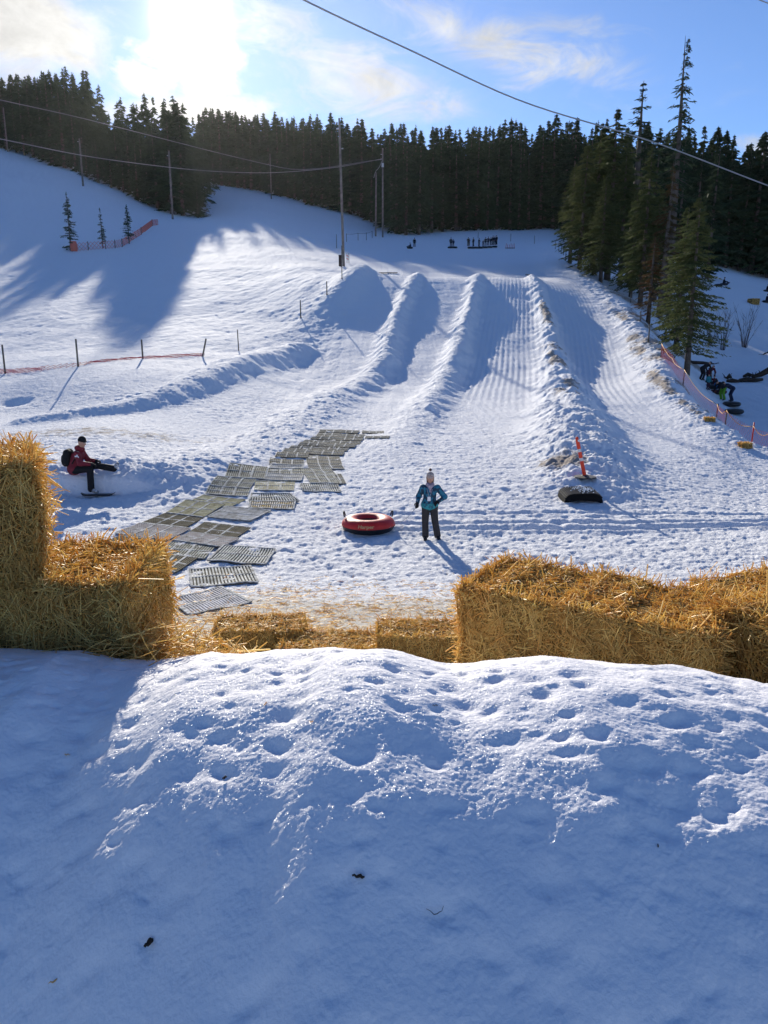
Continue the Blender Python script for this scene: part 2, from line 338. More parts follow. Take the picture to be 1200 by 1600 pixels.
def features(X, Y, want_attr=False, detail=True):
    """everything added to the smooth land; X, Y any arrays"""
    X = np.asarray(X, float); Y = np.asarray(Y, float); z = np.zeros(X.shape); dirt = np.zeros(X.shape); straw = np.zeros(X.shape)
    bsum = np.zeros(X.shape); groove = np.zeros(X.shape)
    for bi, (P, w, h, lump) in enumerate(BW):
        lo = P.min(0)-7; hi = P.max(0)+7; k = (X > lo[0])&(X < hi[0])&(Y > lo[1])&(Y < hi[1])
        if not k.any(): continue
        x, y = X[k], Y[k]
        D, S, T = poly_dist(x+.25*perlin(x*.8, y*.8, 5), y, P, 7); ww = np.interp(T, range(len(P)), w); hh = np.interp(T, range(len(P)), h)
        q = D/ww; prof = np.exp(-(q**2.2)*.9)*np.clip(1-np.maximum(q-1.6, 0), 0, 1)
        if lump > .1: prof = prof*(1+.22*perlin(x*1.1, y*.9, 77+bi))
        zz = hh*prof
        if detail and lump: zz = zz+lump*np.clip(prof*1.5, 0, 1)*sstep(hh, 0, .4)*(.8*np.abs(fbm(x*1.7, y*1.7, 40+bi, 4, .6))-.12)
        z[k] = np.maximum(z[k], 0)+zz if bi == 4 else z[k]+zz
        bsum[k] = np.maximum(bsum[k], prof*(lump > .1)*sstep(hh, .02, .3))
        if bi in (2, 3): dirt[k] = np.maximum(dirt[k], np.exp(-((q-(.15 if bi == 2 else .5))*2.2)**2)*sstep(y, 29, 40)*sstep(y, 84, 62)*sstep(fbm(x*.5, y*.22, 15, 2), -.25, .35)*.7)
        if bi in (1, 3) and detail:
            D, S, T = poly_dist(x, y, P, 7)                              # groomed corduroy runs parallel to these banks
            side = (S > 0) if bi == 1 else (S < 0)
            g = np.where(side, np.sin(D*2*math.pi/.36), 0)*sstep(D, ww*1.1, ww*1.7)*sstep(y, 30, 50)*sstep(y, 200, 120)*(1-sstep(D, 6.3, 6.9))
            groove[k] += g
    if detail: z = z+.024*groove*(.5+.5*sstep(fbm(X*.3, Y*.1, 91, 2), -.3, .3))
    # long soft swells of the hillside and the run-out
    z = z+.10*fbm(X*.12, Y*.12, 3, 3)*sstep(Y, 24, 40)*sstep(Y, 900, 200)
    z = z+sstep(Y, 60, 160)*.5*fbm(X*.035, Y*.035, 8, 2)*sstep(np.abs(X-8), 14, 30)
    # seat cut into the bank, with its vertical face towards the run-out
    sx, sy = SEATP[0], SEATP[1]; wob = .12*perlin(X*1.5, Y*.5, 23)
    cut = sstep(X, sx+1.9, sx+.5)*sstep(X, sx-3.6, sx-2.4)
    z = z+cut*((.13+.04*perlin(X*2, Y*2, 29))*sstep(Y, sy-.05+wob, sy+.06+wob)*sstep(Y, sy+4.5, sy+.8)-.02*sstep(Y, sy-1.6, sy-.4)*(1-sstep(Y, sy-.05+wob, sy+.06+wob))-cutfill(X, Y))
    # churned snow of the run-out, smoother on the groomed lanes and hill
    if detail:
        churn = sstep(Y, 9, 13)*(1-.85*sstep(Y, 26, 44))
        churn = churn*(1-.8*sstep(fbm(X*.12+3, Y*.12, 55, 2), .25, .6)*sstep(Y, 20, 26))
        n1 = fbm(X*2.6, Y*3.6, 11, 4, .55); n2 = np.abs(fbm(X*5.6, Y*6.2, 13, 3, .6))
        z = z+churn*(.021*n1-.024*n2+.014*fbm(X*.9, Y*1.4, 14, 2))
        z = z+.012*fbm(X*6, Y*6, 21, 2)*(1-sstep(Y, 30, 60))
        hill = sstep(Y, 30, 50)*(X < -3)
        z = z+hill*(.048*fbm(X*.9-Y*.35, Y*.25+X*.3, 61, 4, .6)+.03*np.abs(fbm(X*.55+Y*.4, X*.2-Y*.12, 67, 3, .6)))
        z = z+.018*fbm(X*1.3, Y*1.3, 33, 3)*sstep(Y, 20, 60)
        z = z+.020*fbm(X*1.5, Y*.10, 71, 3, .6)*sstep(Y, 22, 40)*(X > -6)*sstep(Y, 160, 90)+.010*fbm(X*4.5, Y*5.5, 73, 3, .6)*sstep(Y, 14, 30)*sstep(Y, 110, 60)
        # wheel and sledge ruts of the lower right
        p0, p1 = base_pt(700, 15.8)[0], base_pt(1250, 17.5)[0]
        for off, dep in ((0, .05), (.5, .04), (1.3, .03)):
            D, S, T = poly_dist(X, Y, np.array([[p0[0]-2, p0[1]+off], [(p0[0]+p1[0])/2, p0[1]+.25+off], [p1[0]+3, p1[1]+off+.2]]), 2)
            z = z-dep*np.exp(-(D/.09)**2)+dep*.6*np.exp(-((D-.2)/.1)**2)
        # footprints below the rope fence
        for q in range(26):
            t = q/25; u = 70+190*t+(5 if q % 2 else -5); v = 652-40*t**1.3+(2 if q % 2 else -2); d = base_hit(u, v, 20)
            z = z-.10*gauss_at(X, Y, u, d, .16, .13)
        rr_ = np.random.default_rng(12)
        for (u0, v0, u1, v1, n_) in ((700,842,980,800,18),(690,850,1010,905,20),(455,880,640,848,14),(560,790,655,835,12),(420,840,560,900,12),(720,780,860,760,12),(760,880,1150,860,22),(250,790,430,700,20),(560,690,640,800,14)):
            for q in range(n_):
                t = (q+rr_.uniform(-.2, .2))/n_; u = u0+(u1-u0)*t+rr_.uniform(-6, 6); v = v0+(v1-v0)*t+(4 if q % 2 else -4)+rr_.uniform(-3, 3); d = base_hit(u, v, 10); c_ = base_pt(u, d)[0]; kk = (np.abs(X-c_[0]) < .7)&(np.abs(Y-c_[1]) < .8)
                if kk.any(): z[kk] -= rr_.uniform(.03, .06)*np.exp(-((X[kk]-c_[0])/.085)**2-((Y[kk]-c_[1])/.16)**2)-.022*np.exp(-((X[kk]-c_[0])/.2)**2-((Y[kk]-c_[1]-.1)/.3)**2)
        for u, v, r in ((25,628,.55),(672,652,-.22),(1090,520,-.3),(370,590,.2)):
            d = base_hit(u, v, 20); z = z-(.28 if r > 0 else -.25)*gauss_at(X, Y, u, d, abs(r), abs(r)*.9)
    for u, v, r, a in ((878,738,.7,.9),(1000,505,1.6,.7),(1012,548,1.3,.6),(960,455,2.0,.4),(905,428,1.6,.35),(1030,572,1.1,.6),(868,560,1,.5),(1075,562,1.7,1.1),(985,470,3,.7)):
        dirt = np.maximum(dirt, a*gauss_at(X, Y, u, base_hit(u, v, 12), r, r*1.4))
    dirt = np.maximum(dirt, .42*gauss_at(X, Y, 150, 26.5, 5.5, 1.1))
    straw = sstep(Y, 12.4+.8*perlin(X*.7, Y*.7, 9), 9.2)*sstep(np.abs(X), 9, 5)*1.0
    return (z, dirt, straw) if want_attr else z
def cutfill(X, Y):
    # takes the bank's own height away in front of the seat so that its face stands clear
    sx, sy = SEATP[0], SEATP[1]; P, w, h, _ = BW[0]
    D, S, T = poly_dist(np.asarray(X, float), np.asarray(Y, float), P[-22:], 3)
    return np.interp(T+len(P)-22, range(len(P)), h)*np.exp(-((D/np.interp(T+len(P)-22, range(len(P)), w))**2.2)*.9)*(1-sstep(Y, sy-.08, sy+.06))
def gz(X, Y, detail=False):
    X = np.atleast_1d(np.asarray(X, float)); Y = np.atleast_1d(np.asarray(Y, float)); return base_z(X, Y)+features(X, Y, detail=detail)+CZ
def on_ground(u, v=None, d=None, detail=True, lift=0):
    """world point of the land seen at photo pixel (u, v), or in direction u at distance d"""
    if d is None:
        d0 = base_hit(u, v); ds = np.linspace(d0*.86, d0*1.12, 260); P = base_pt(np.full_like(ds, u), ds)
        zz = gz(P[:,0], P[:,1], detail)-CZ; dd = P[:,1]*CT-zz*ST; vv = 800-1200*((zz/dd+ST)/CT); k = np.where(vv <= v)[0]
        i = k[0] if len(k) else int(np.argmin(vv)); return Vector((P[i,0], P[i,1], zz[i]+CZ+lift))
    p = base_pt(u, d)[0]; return Vector((p[0], p[1], float(gz(p[0], p[1], detail)[0])+lift))
def pix_at(u, v, d):
    """world point in the direction of photo pixel (u, v) at distance d"""
    a, b = (u-600)/1200, (800-v)/1200; return Vector((a*d, (CT+b*ST)*d, (-ST+b*CT)*d+CZ))

def build_land():
    s = np.concatenate([np.linspace(-2.4, -.66, 70, endpoint=False), np.linspace(-.66, .66, 900), np.linspace(.66, 2.4, 71)[1:]])
    y = np.concatenate([np.linspace(-60, 3, 24, endpoint=False), np.exp(np.linspace(math.log(3), math.log(9), 60, endpoint=False)), np.exp(np.linspace(math.log(9), math.log(95), 800, endpoint=False)), np.exp(np.linspace(math.log(95), math.log(1200), 230))])
    S_, Y_ = np.meshgrid(s, y); X_ = S_*np.maximum(Y_, 6)
    z = base_z(X_.ravel(), Y_.ravel()); f, dirt, straw = features(X_.ravel(), Y_.ravel(), True)
    V = np.stack([X_.ravel(), Y_.ravel(), z+f+CZ], 1); nr, nc = X_.shape
    i = np.arange(nr*nc).reshape(nr, nc); F = np.stack([i[:-1,:-1], i[:-1,1:], i[1:,1:], i[1:,:-1]], -1).reshape(-1, 4)
    me = mesh_np('snow_ground', V, F)
    for nm, arr in (('dirt', dirt), ('straw', straw)):
        a = me.attributes.new(nm, 'FLOAT', 'POINT'); a.data.foreach_set('value', arr.astype(np.float32))
    return obj('snow_ground', me, snow_mat('snow_far', (.835, .84, .88, 1)), kind='structure')
build_land()

# the snow bank the photographer looks over
CREST = [(-400,1010),(0,1017),(60,1024),(120,1022),(180,1038),(240,1040),(290,1032),(330,1024),(380,1027),(430,1020),(480,1022),(520,1014),(600,1018),(640,1028),(700,1040),(770,1036),(850,1030),(950,1040),(1050,1052),(1200,1074),(1600,1110)]
def bank_z(X, Y, detail=True):
    Yp0 = np.interp(X, [-3,-1.1,-.72,-.45,-.1,.3,1.2,3], [1.98,1.95,1.91,1.81,1.70,1.66,1.64,1.6])
    u = 600+1200*X/((Yp0+.25)*CT+.85*ST)
    v = np.interp(u, [c[0] for c in CREST], [c[1] for c in CREST]); b = (800-v)/1200
    r = (-ST+CT*b)/(CT+ST*b); zt = (Yp0+.25)*r+.055+.012
    q = Y-Yp0; f = np.where(q > 0, .88*q*q, 0)
    t = -q; kn = .44+.10*sstep(-X, .1, .8); near = np.where(t > 0, np.where(t < .75, kn*t*t, kn*.75**2+1.5*kn*(t-.75)), 0)
    z = zt-f-near
    gap = sstep(X+.325*Y, -.06, .06)*(1-sstep(X-.098*Y, -.02, .06)); plat = np.where(X < 0, -1.04, -1.27+.0*X)
    zp = np.where(Y < 3.5, plat, plat-(Y-3.5)*.8)
    zp = zp*(1-gap)+gap*np.minimum(plat, -1.0-(Y-1.95)*.62)
    far = np.maximum(z, zp)
    z = np.where(Y > Yp0, far, z); z = np.maximum(z, -1.62+.03*np.sin(X*3)) if True else z
    z = np.where(Y > 3.2, np.where(z < -1.5, np.minimum(zp, z), z), z)
    z = np.where(Y > Yp0+.2, zp*sstep(q, .35, .6)+z*(1-sstep(q, .35, .6)), z)
    if detail:
        m = sstep(Y, 3.2, 2.4)
        z = z+m*(.012*fbm(X*3.4, Y*3.4, 101, 2)+.0045*fbm(X*8, Y*7, 103, 2)+.0008*fbm(X*45, Y*45, 107, 2)+.0009*fbm(X*120, Y*120, 109, 2))
    return z
def build_bank():
    s = np.concatenate([np.linspace(-1.6, -.62, 60, endpoint=False), np.linspace(-.62, .62, 760), np.linspace(.62, 1.6, 61)[1:]])
    y = np.concatenate([np.linspace(-3.5, .7, 30, endpoint=False), np.linspace(.7, 2.3, 620, endpoint=False), np.linspace(2.3, 9.5, 110)])
    S_, Y_ = np.meshgrid(s, y); X_ = S_*(np.maximum(Y_, .6)+.25); X, Y = X_.ravel(), Y_.ravel(); z = bank_z(X, Y)
    r = np.random.default_rng(5)
    spots = []
    for i in range(44):
        for j in range(17):
            if r.random() < .78: spots.append((-1.5+3.0*(i+r.uniform(-.42, .42)+.5*(j % 2))/44, .80+1.35*(j+r.uniform(-.4, .4))/17))
    for k in range(len(spots)+380):                                  # dimples melted and trodden into the crust
        cx, cy = spots[k] if k < len(spots) else (r.uniform(-1.5, 1.5), r.uniform(.75, 2.1)); big = k < len(spots); a = r.uniform(.016, .034) if big else r.uniform(.008, .016); b_ = a*r.uniform(.5, .9); dep = a*(r.uniform(.16, .44) if big else r.uniform(.1, .3)); th = r.uniform(-.5, .5)
        kk = (np.abs(X-cx) < 4*a)&(np.abs(Y-cy) < 4*a); dx, dy = X[kk]-cx, Y[kk]-cy
        p, q = dx*math.cos(th)+dy*math.sin(th), dy*math.cos(th)-dx*math.sin(th); z[kk] -= dep*np.exp(-(p/a)**2-(q/b_)**2)
    V = np.stack([X, Y, z+CZ], 1); nr, nc = X_.shape; i = np.arange(nr*nc).reshape(nr, nc)
    F = np.stack([i[:-1,:-1], i[:-1,1:], i[1:,1:], i[1:,:-1]], -1).reshape(-1, 4)
    return obj('snow_bank', mesh_np('snow_bank', V, F), snow_mat('snow_near', (.845, .835, .88, 1), True), kind='structure')
build_bank()
# ------------------------------------------------------------ trees
def leaf_mat(name, c1, c2, tr=.12):
    m = bpy.data.materials.new(name); m.use_nodes = True; nb = NB(m.node_tree); nb.n.clear()
    out = nb.node('ShaderNodeOutputMaterial'); p = nb.node('ShaderNodeBsdfPrincipled'); tc = nb.node('ShaderNodeTexCoord'); oi = nb.node('ShaderNodeObjectInfo')
    f = nb.m('ADD', nb.rng(nb.noise(tc.outputs['Object'], 1.1, 4, .7), .35, .65, 0, .7), nb.m('MULTIPLY', oi.outputs['Random'], .35))
    col = nb.mix(f, (*c1, 1), (*c2, 1)); nb.put(p.inputs['Base Color'], col); p.inputs['Roughness'].default_value = .85; p.inputs['Specular IOR Level'].default_value = .08
    t = nb.node('ShaderNodeBsdfTranslucent'); nb.put(t.inputs[0], col); mx = nb.node('ShaderNodeMixShader'); mx.inputs[0].default_value = tr
    nb.l.new(p.outputs[0], mx.inputs[1]); nb.l.new(t.outputs[0], mx.inputs[2]); nb.l.new(mx.outputs[0], out.inputs[0]); return m
M_SPR = leaf_mat('spruce_needles', (.025, .04, .022), (.06, .085, .04), .2)
M_OLV = leaf_mat('fir_needles_sidelit', (.05, .066, .024), (.135, .145, .055), .25)  # olive tone: light from the side put into the needle colour
M_RED = leaf_mat('dying_needles', (.13, .055, .025), (.07, .07, .03), .2)
M_BARK = mat('conifer_bark', (.085, .062, .048), .9, noise=(3, (.16, .13, .11), 1), bump=(9, .6, .03), spec=.1)
M_TWIG = mat('bare_twig', (.10, .065, .055), .8, spec=.2)
def conifer(seed, h=10., r=2., nb_=110, per=14, leaf=.34, base=.08, droop=.35, power=.85, gap=0., tiers=True, snag=False, top_thin=0., sway=.16):
    """crown and trunk mesh of a conifer: drooping boughs carrying many small sprays"""
    R = np.random.default_rng(seed); zf = base+(1-base)*np.sort(R.random(nb_)**.82)[::-1]
    if tiers: n = max(8, int(h*2.2)); zf = np.clip((np.round(zf*n)/n)*.45+zf*.55+R.normal(0, .006, nb_), base, .985)
    az = R.random(nb_)*2*np.pi+zf*40; prof = (1-zf)**power*(1+.12*np.sin(az*2+seed))*sstep(zf, base-.12, base+.12)
    prof = np.minimum(prof, (1-zf)*1.75+.012)
    if top_thin: prof = np.where(zf > .45, prof*.55, prof)
    L = r*prof*R.uniform(.55, 1.15, nb_)+.012*h*(1-zf)+.02
    keep = R.random(nb_) > gap; zf, az, L = zf[keep], az[keep], L[keep]; m = len(zf)
    t = np.tile((np.arange(per)+.5)/per, (m, 1))**.8+R.normal(0, .03, (m, per)); Lb = L[:, None]
    dr = droop*(1-.5*zf[:, None]); px = t*Lb; pz = zf[:, None]*h-dr*px*t**.5+.16*Lb*np.maximum(t-.7, 0)
    sw = R.normal(0, sway, (m, per))*Lb*(.3+.7*t); ca, sa = np.cos(az)[:, None], np.sin(az)[:, None]
    C = np.stack([px*ca-sw*sa, px*sa+sw*ca, pz+R.normal(0, .02, (m, per))*h*.12], -1).reshape(-1, 3)
    n = len(C); a2 = (np.repeat(az, per)+R.normal(0, .75, n)); dn = -R.uniform(.1, .9, n)
    d = np.stack([np.cos(a2), np.sin(a2), dn], 1); d /= np.linalg.norm(d, axis=1)[:, None]
    sd = np.cross(d, R.normal(0, 1, (n, 3))); sd /= np.linalg.norm(sd, axis=1)[:, None]+1e-9
    ls = leaf*R.uniform(.6, 1.3, n)*(.28+.72*np.repeat(np.minimum(1, L/(.5*r)), per)); ws = ls*R.uniform(.22, .42, n)
    A = C-d*ls[:, None]*.4; B = C+sd*ws[:, None]*.5; E = C+d*ls[:, None]*.8; G = C-sd*ws[:, None]*.5
    nl = 46; zl = h*R.uniform(.90, 1.0, nl); al = R.random(nl)*6.28; C2 = np.stack([np.cos(al)*(h-zl)*.09, np.sin(al)*(h-zl)*.09, zl], 1); d2 = np.stack([np.cos(al)*.7, np.sin(al)*.7, R.uniform(-.3, 1.1, nl)], 1)
    l2 = leaf*(.22+.5*(h-zl)/(.1*h))*.8; s2 = np.cross(d2, R.normal(0, 1, (nl, 3))); s2 /= np.linalg.norm(s2, axis=1)[:, None]; w2 = l2*.3
    A = np.concatenate([A, C2-d2*l2[:, None]*.3]); B = np.concatenate([B, C2+s2*w2[:, None]*.5]); E = np.concatenate([E, C2+d2*l2[:, None]*.8]); G = np.concatenate([G, C2-s2*w2[:, None]*.5]); n += nl
    V = np.stack([A, B, E, G], 1).reshape(-1, 3); F = np.arange(4*n).reshape(-1, 4)
    # leader at the very top
    crown = mesh_np('crown', V, F, False)
    mb = MB(); bend = R.normal(0, .006*h, 2)
    mb.tube([(bend[0]*k*k, bend[1]*k*k, h*k-(.4 if k == 0 else 0)) for k in (0, .2, .45, .7, .9, 1)], [h*.0145+.03, h*.012+.02, h*.009+.012, h*.006+.008, h*.002+.004, .004], 7)
    for i in range(0, m, max(1, m//(70 if snag else 34))):
        a, l, z0 = az[i], L[i]*(.85 if snag else .7), zf[i]*h
        mb.tube([(0, 0, z0), (math.cos(a)*l*.5, math.sin(a)*l*.5, z0-droop*l*.3), (math.cos(a)*l, math.sin(a)*l, z0-droop*l*.8)], [.012*h*(1-zf[i])*.35+.01, .012, .005], 4)
    trunk = mb.mesh('trunk'); trunk.materials.append(M_BARK); return crown, trunk
PROT = {}
def proto(key, matl, **kw):
    c, t = conifer(**kw); c.materials.append(matl); PROT[key] = (c, t)
for k in range(7):
    proto(('far', k), M_SPR, seed=20+k, h=10, r=(1.55, 1.8, 1.35, 2.0, 1.6, 1.25, 1.75)[k], nb_=190, per=12, leaf=.50, base=(.03, .05, .02, .04, .10, .03, .05)[k], droop=(.35, .5, .25, .4, .3, .5, .3)[k], power=(.8, .7, .9, .65, .6, .95, .75)[k])
for k in range(4):
    proto(('olive', k), M_OLV, seed=50+k, h=10, r=(2.0, 1.75, 2.2, 1.8)[k], nb_=300, per=34, leaf=.26, sway=.11, base=(.1, .14, .08, .2)[k], droop=.45, power=(.7, .8, .62, .75)[k])
proto('near', M_OLV, seed=71, h=10, r=2.6, nb_=380, per=44, leaf=.185, sway=.10, base=.13, droop=.38, power=.72)
proto('red', M_RED, seed=72, h=10, r=1.3, nb_=170, per=18, leaf=.25, base=.12, droop=.5, power=.5, gap=.35)
proto('snag', M_SPR, seed=73, h=10, r=.85, nb_=190, per=11, leaf=.17, base=.38, droop=.55, power=.62, gap=.25, snag=True)
proto('thin', M_SPR, seed=74, h=10, r=1.0, nb_=90, per=12, leaf=.25, base=.35, droop=-.15, power=.25, gap=.3, snag=True)
for k in range(3): proto(('sapling', k), M_SPR, seed=80+k, h=10, r=(1.6, 1.35, 2.0)[k], nb_=(110, 90, 150)[k], per=14, leaf=.42, base=(.03, .12, .12)[k], droop=.15, power=.75, snag=True)
def put_tree(key, p, h, name='spruce_tree', wid=1., rot=None, trunk=True, **kw):
    c, t = PROT[key]; e = empty(name, p, (random.uniform(-.015, .015), random.uniform(-.015, .015), random.uniform(0, 6.28) if rot is None else rot), (h/10*wid, h/10*wid, h/10))
    tag(e, **kw); obj('crown', c, None, e); obj('trunk', t, None, e); return e

# tree line of the forest: (u, distance of its front edge)
EDGE = [(-420,260),(-150,245),(0,217),(60,205),(110,192),(150,182),(200,178),(240,174),(292,168),(300,288),(330,292),(370,286),(400,276),(440,250),(480,234),(520,220),(556,212),(580,200),(592,190),(620,182),(650,190),(720,196),(800,194),(860,192),(900,180),(960,160),(1040,150),(1120,146),(1200,146),(1500,150),(1900,170)]
TOPV = [(-400,120),(0,124),(50,128),(110,118),(150,124),(180,136),(220,142),(290,152),(340,158),(380,152),(410,166),(440,168),(490,172),(520,186),(560,176),(580,205),(620,206),(680,212),(740,204),(800,198),(830,196),(870,190),(910,206),(960,200),(1050,212),(1100,215),(1150,232),(1200,216),(1500,200)]
# places that the photograph shows in sunlight: no tree may stand in their way to the sun
LIT = [(10,400),(40,418),(70,425),(15,440),(100,436),(5,470),(5,378),(60,384),(28,500),(165,420),(180,400),(176,450),(150,480),(175,505),(140,512),(312,374),(335,378),(300,400),(285,430),(278,480),(260,520),(262,500),(350,400),(400,425),(450,415),(480,430),(420,455),(350,450),(300,540),
       (110,540),(50,560),(200,560),(550,424),(600,431),(640,427),(652,420),(700,430),(690,455),(730,430),(800,436),(835,432),(812,460),(840,500),(745,424),(885,448),(930,480),(960,520),(990,560),(1010,580),(950,640),(450,560),(380,600),(300,600),(20,600),(560,590)]
LP = np.array([on_ground(u, v, detail=False) for u, v in LIT])
# and a few it shows in shade
def max_height(x, y, z0, r):
    """tallest tree at (x, y) that leaves every lit place in the sun"""
    dx, dy = x-LP[:, 0], y-LP[:, 1]; sx, sy = SUNV.x, SUNV.y; n = math.hypot(sx, sy); sx /= n; sy /= n
    al = dx*sx+dy*sy; ac = np.abs(dx*sy-dy*sx); hr = LP[:, 2]+al*math.tan(SUN_EL)-z0      # height of the ray over the tree's foot
    k = (al > 4)&(ac < r)&(hr > 0)
    if not k.any(): return 99
    return float(np.min(hr[k]/np.clip(1-ac[k]/r*.8, .1, 1)))-.3
R = np.random.default_rng(4); cand = []
for row in range(13):
    u = -420.
    while u < 1620:
        de = np.interp(u, [e[0] for e in EDGE], [e[1] for e in EDGE]); d = de+row*4.6*(1+.05*row)+R.uniform(-1.6, 1.6)
        step = R.uniform(2.0, 3.4)*(1+.1*row)/d*1200; u += step
        P = base_pt(u, d)[0]; v = 800-1200*((P[2]/d+ST)/CT); tv = np.interp(u, [t[0] for t in TOPV], [t[1] for t in TOPV])
        hs = (v-tv)/1200*d*1.02; hs = min(hs, 27)*R.choice([1.0, .95, .89, .80, .66], p=[.16, .24, .26, .2, .14])
        if row > 5 and hs < 7: continue
        hs = max(hs, 6.5); x, y = P[0], P[1]; z0 = float(base_z(np.array([x]), np.array([y]))[0])+CZ
        cand.append((u, d, x, y, z0, hs, row, v))
trees = []
for (u, d, x, y, z0, hs, row, v) in cand:
    if -60 < u < 1260 or True:
        hm = max_height(x, y, z0, hs*.16)
        if hm < 5: continue
        if hm < hs: hs = hm
    trees.append([u, d, x, y, z0, hs, row, v])
# the 250 that show largest stand as things, the rest is the mass of the wood behind
def show(t):
    u, d, x, y, z0, hs, row, v = t; return (hs/d*1200)*(1.0 if row == 0 else .75 if row == 1 else .45 if row == 2 else .25)*(1 if -15 < u < 1215 else 0)
trees.sort(key=show, reverse=True)
ORD = 'first second third fourth fifth sixth seventh eighth ninth tenth eleventh twelfth thirteenth fourteenth fifteenth sixteenth seventeenth eighteenth nineteenth twentieth twenty-first twenty-second twenty-third twenty-fourth twenty-fifth twenty-sixth twenty-seventh twenty-eighth twenty-ninth thirtieth'.split()
WOODS = [(-999,296,'wood above the fenced slope','dark spruce in the wood that climbs the hillside above the three small spruces'),(296,400,'wood at the top of the open run','small distant spruce in the wood that closes the top of the open run'),(400,580,'wood behind the tall pole','dark spruce in the wood behind the tall grey pole'),(580,700,'wood beside the twin poles','dark spruce in the wood beside and behind the two thin poles'),(700,880,'wood behind the waiting riders','dark spruce in the wood behind the line of waiting riders'),(880,1060,'wood behind the olive firs','dark spruce standing in the wood behind the olive green firs'),(1060,1999,'wood above the lower run','dark spruce in the wood above the shaded run with the bare bushes')]
NTH = 262; stand = trees[:NTH]; rest = trees[NTH:]
stand.sort(key=lambda t: t[0]); front = {}
for t in stand:
    u, d, x, y, z0, hs, row, v = t; w = list([w for w in WOODS if w[0] <= u < w[1]][0])
    if row == 0:
        k = front[w[2]] = front.get(w[2], -1)+1; w[3] = f'{ORD[k]} front spruce from the left, {w[2]}'
    elif row == 1:
        k = front[w[2]+'b'] = front.get(w[2]+'b', -1)+1; w[3] = f'{ORD[k]} second rank spruce from the left, {w[2]}'
    else: w[3] = 'spruce of which only the upper crown shows, '+w[2]
    put_tree(('far', int(R.integers(7))), (x, y, z0-.1), hs, wid=R.uniform(1.0, 1.7)*(18/max(hs, 10))**.35, label=w[3], cat='tree', group=w[2])
Vs, Fs, n0 = [], [], 0
arrs = []
for k in range(4):
    c, _ = conifer(seed=120+k, h=10, r=1.75, nb_=85, per=7, leaf=.85, base=.05, droop=.4, power=.75); a = np.empty(len(c.vertices)*3, np.float32); c.vertices.foreach_get('co', a); arrs.append(a.reshape(-1, 3))
for t in rest:
    u, d, x, y, z0, hs, row, v = t; a = arrs[int(R.integers(4))]; th = R.uniform(0, 6.28); w = R.uniform(.9, 1.35)*(18/max(hs, 10))**.35*hs/10
    c, s_ = math.cos(th), math.sin(th); Vs.append(np.stack([(a[:,0]*c-a[:,1]*s_)*w+x, (a[:,0]*s_+a[:,1]*c)*w+y, a[:,2]*hs/10+z0-.1], 1))
V = np.concatenate(Vs); obj('forest', mesh_np('forest', V, np.arange(len(V)).reshape(-1, 4), False), M_SPR, kind='stuff', label='dark mass of the spruce forest behind its front trees', cat='forest')
print('trees', len(trees), 'stand', len(stand))

# firs along the right bank, one by one: (kind, u, foot v, distance, top v, width, name, label)
for key, u, v, d, tv, wid, nm, lab in [
 (('olive',0), 905,436, 96, 232, 1.05,'fir_tree','olive green fir nearest the top of the lanes, at the edge of the wood'),
 (('olive',1), 925,440, 98, 205, 1.1,'fir_tree','tall dense olive fir second in from the top lane'),
 (('olive',2), 948,446, 95, 186, 1.15,'fir_tree','broad dark olive fir with a ragged top below the overhead cable'),
 ('thin', 984,440, 100, 148, 1.5,'pine_tree','open crowned pine whose sparse top stands above the firs'),
 (('olive',3), 968,452, 92, 235, 1.0,'fir_tree','olive fir half hidden between the broad fir and the fresh green one'),
 (('olive',1), 1000,486, 78, 238, .95,'fir_tree','fresh green fir with a narrow top beside the dying tree'),
 (('olive',0), 985,470, 83, 300, 1.0,'fir_tree','lower green fir standing at the brink of the upper bank'),
 (('olive',3), 890,432, 104, 262, 1.2,'fir_tree','outermost low fir reaching over the top of the right lane'),
 (('olive',2), 1022,470, 88, 296, 1.2,'fir_tree','shaded green fir filling the gap behind the dying tree'),
 (('olive',0), 938,452, 88, 282, 1.15,'fir_tree','lower bushy fir in front of the broad dark fir'),
 ('snag', 1040,462, 82, 90, 1.0,'spruce_tree','very tall thin spruce with a sparse crown rising highest above the wood'),
 ('red', 1030,480, 76, 268, 1.25,'dying_tree','dying spruce with rust brown needles beside the grey trunk'),
 ('red', 1012,508, 66, 372, 1.5,'dying_tree','low rusty brown spruce at the foot of the dying tree'),
 (('olive',2), 1055,515, 62, 330, .95,'fir_tree','green fir just behind the large fir over the orange net'),
 (('far',2), 1105,430, 118, 240, 1.0,'spruce_tree','dark spruce at the upper corner of the shaded lower run'),
 ('near', 1073,556, 51, 316, 1.0,'fir_tree','large olive green fir with a bare foot above the orange net')]:
    p = on_ground(u, d=d); dd = (p.y*CT-(p.z-CZ)*ST); fv = 800-1200*(((p.z-CZ)/dd+ST)/CT)
    put_tree(key, p-Vector((0,0,.15)), (fv-tv)/1200*dd*.985, nm, wid*1.12, label=lab, cat='tree')
for i, (u, v, tv, lab) in enumerate([(111,392,304,'tallest of three small spruces on the open slope, wrapped in orange net at its foot'),(161,388,327,'thinnest of the three small spruces, behind the orange net fence'),(202,381,322,'bushiest of the three small spruces, at the uphill end of the net fence')]):
    p = on_ground(u, v); d = p.y*CT-(p.z-CZ)*ST; put_tree(('sapling', i), p-Vector((0,0,.1)), (v-tv)/1200*d, wid=.95, label=lab, cat='tree', group='small spruces on the open slope')
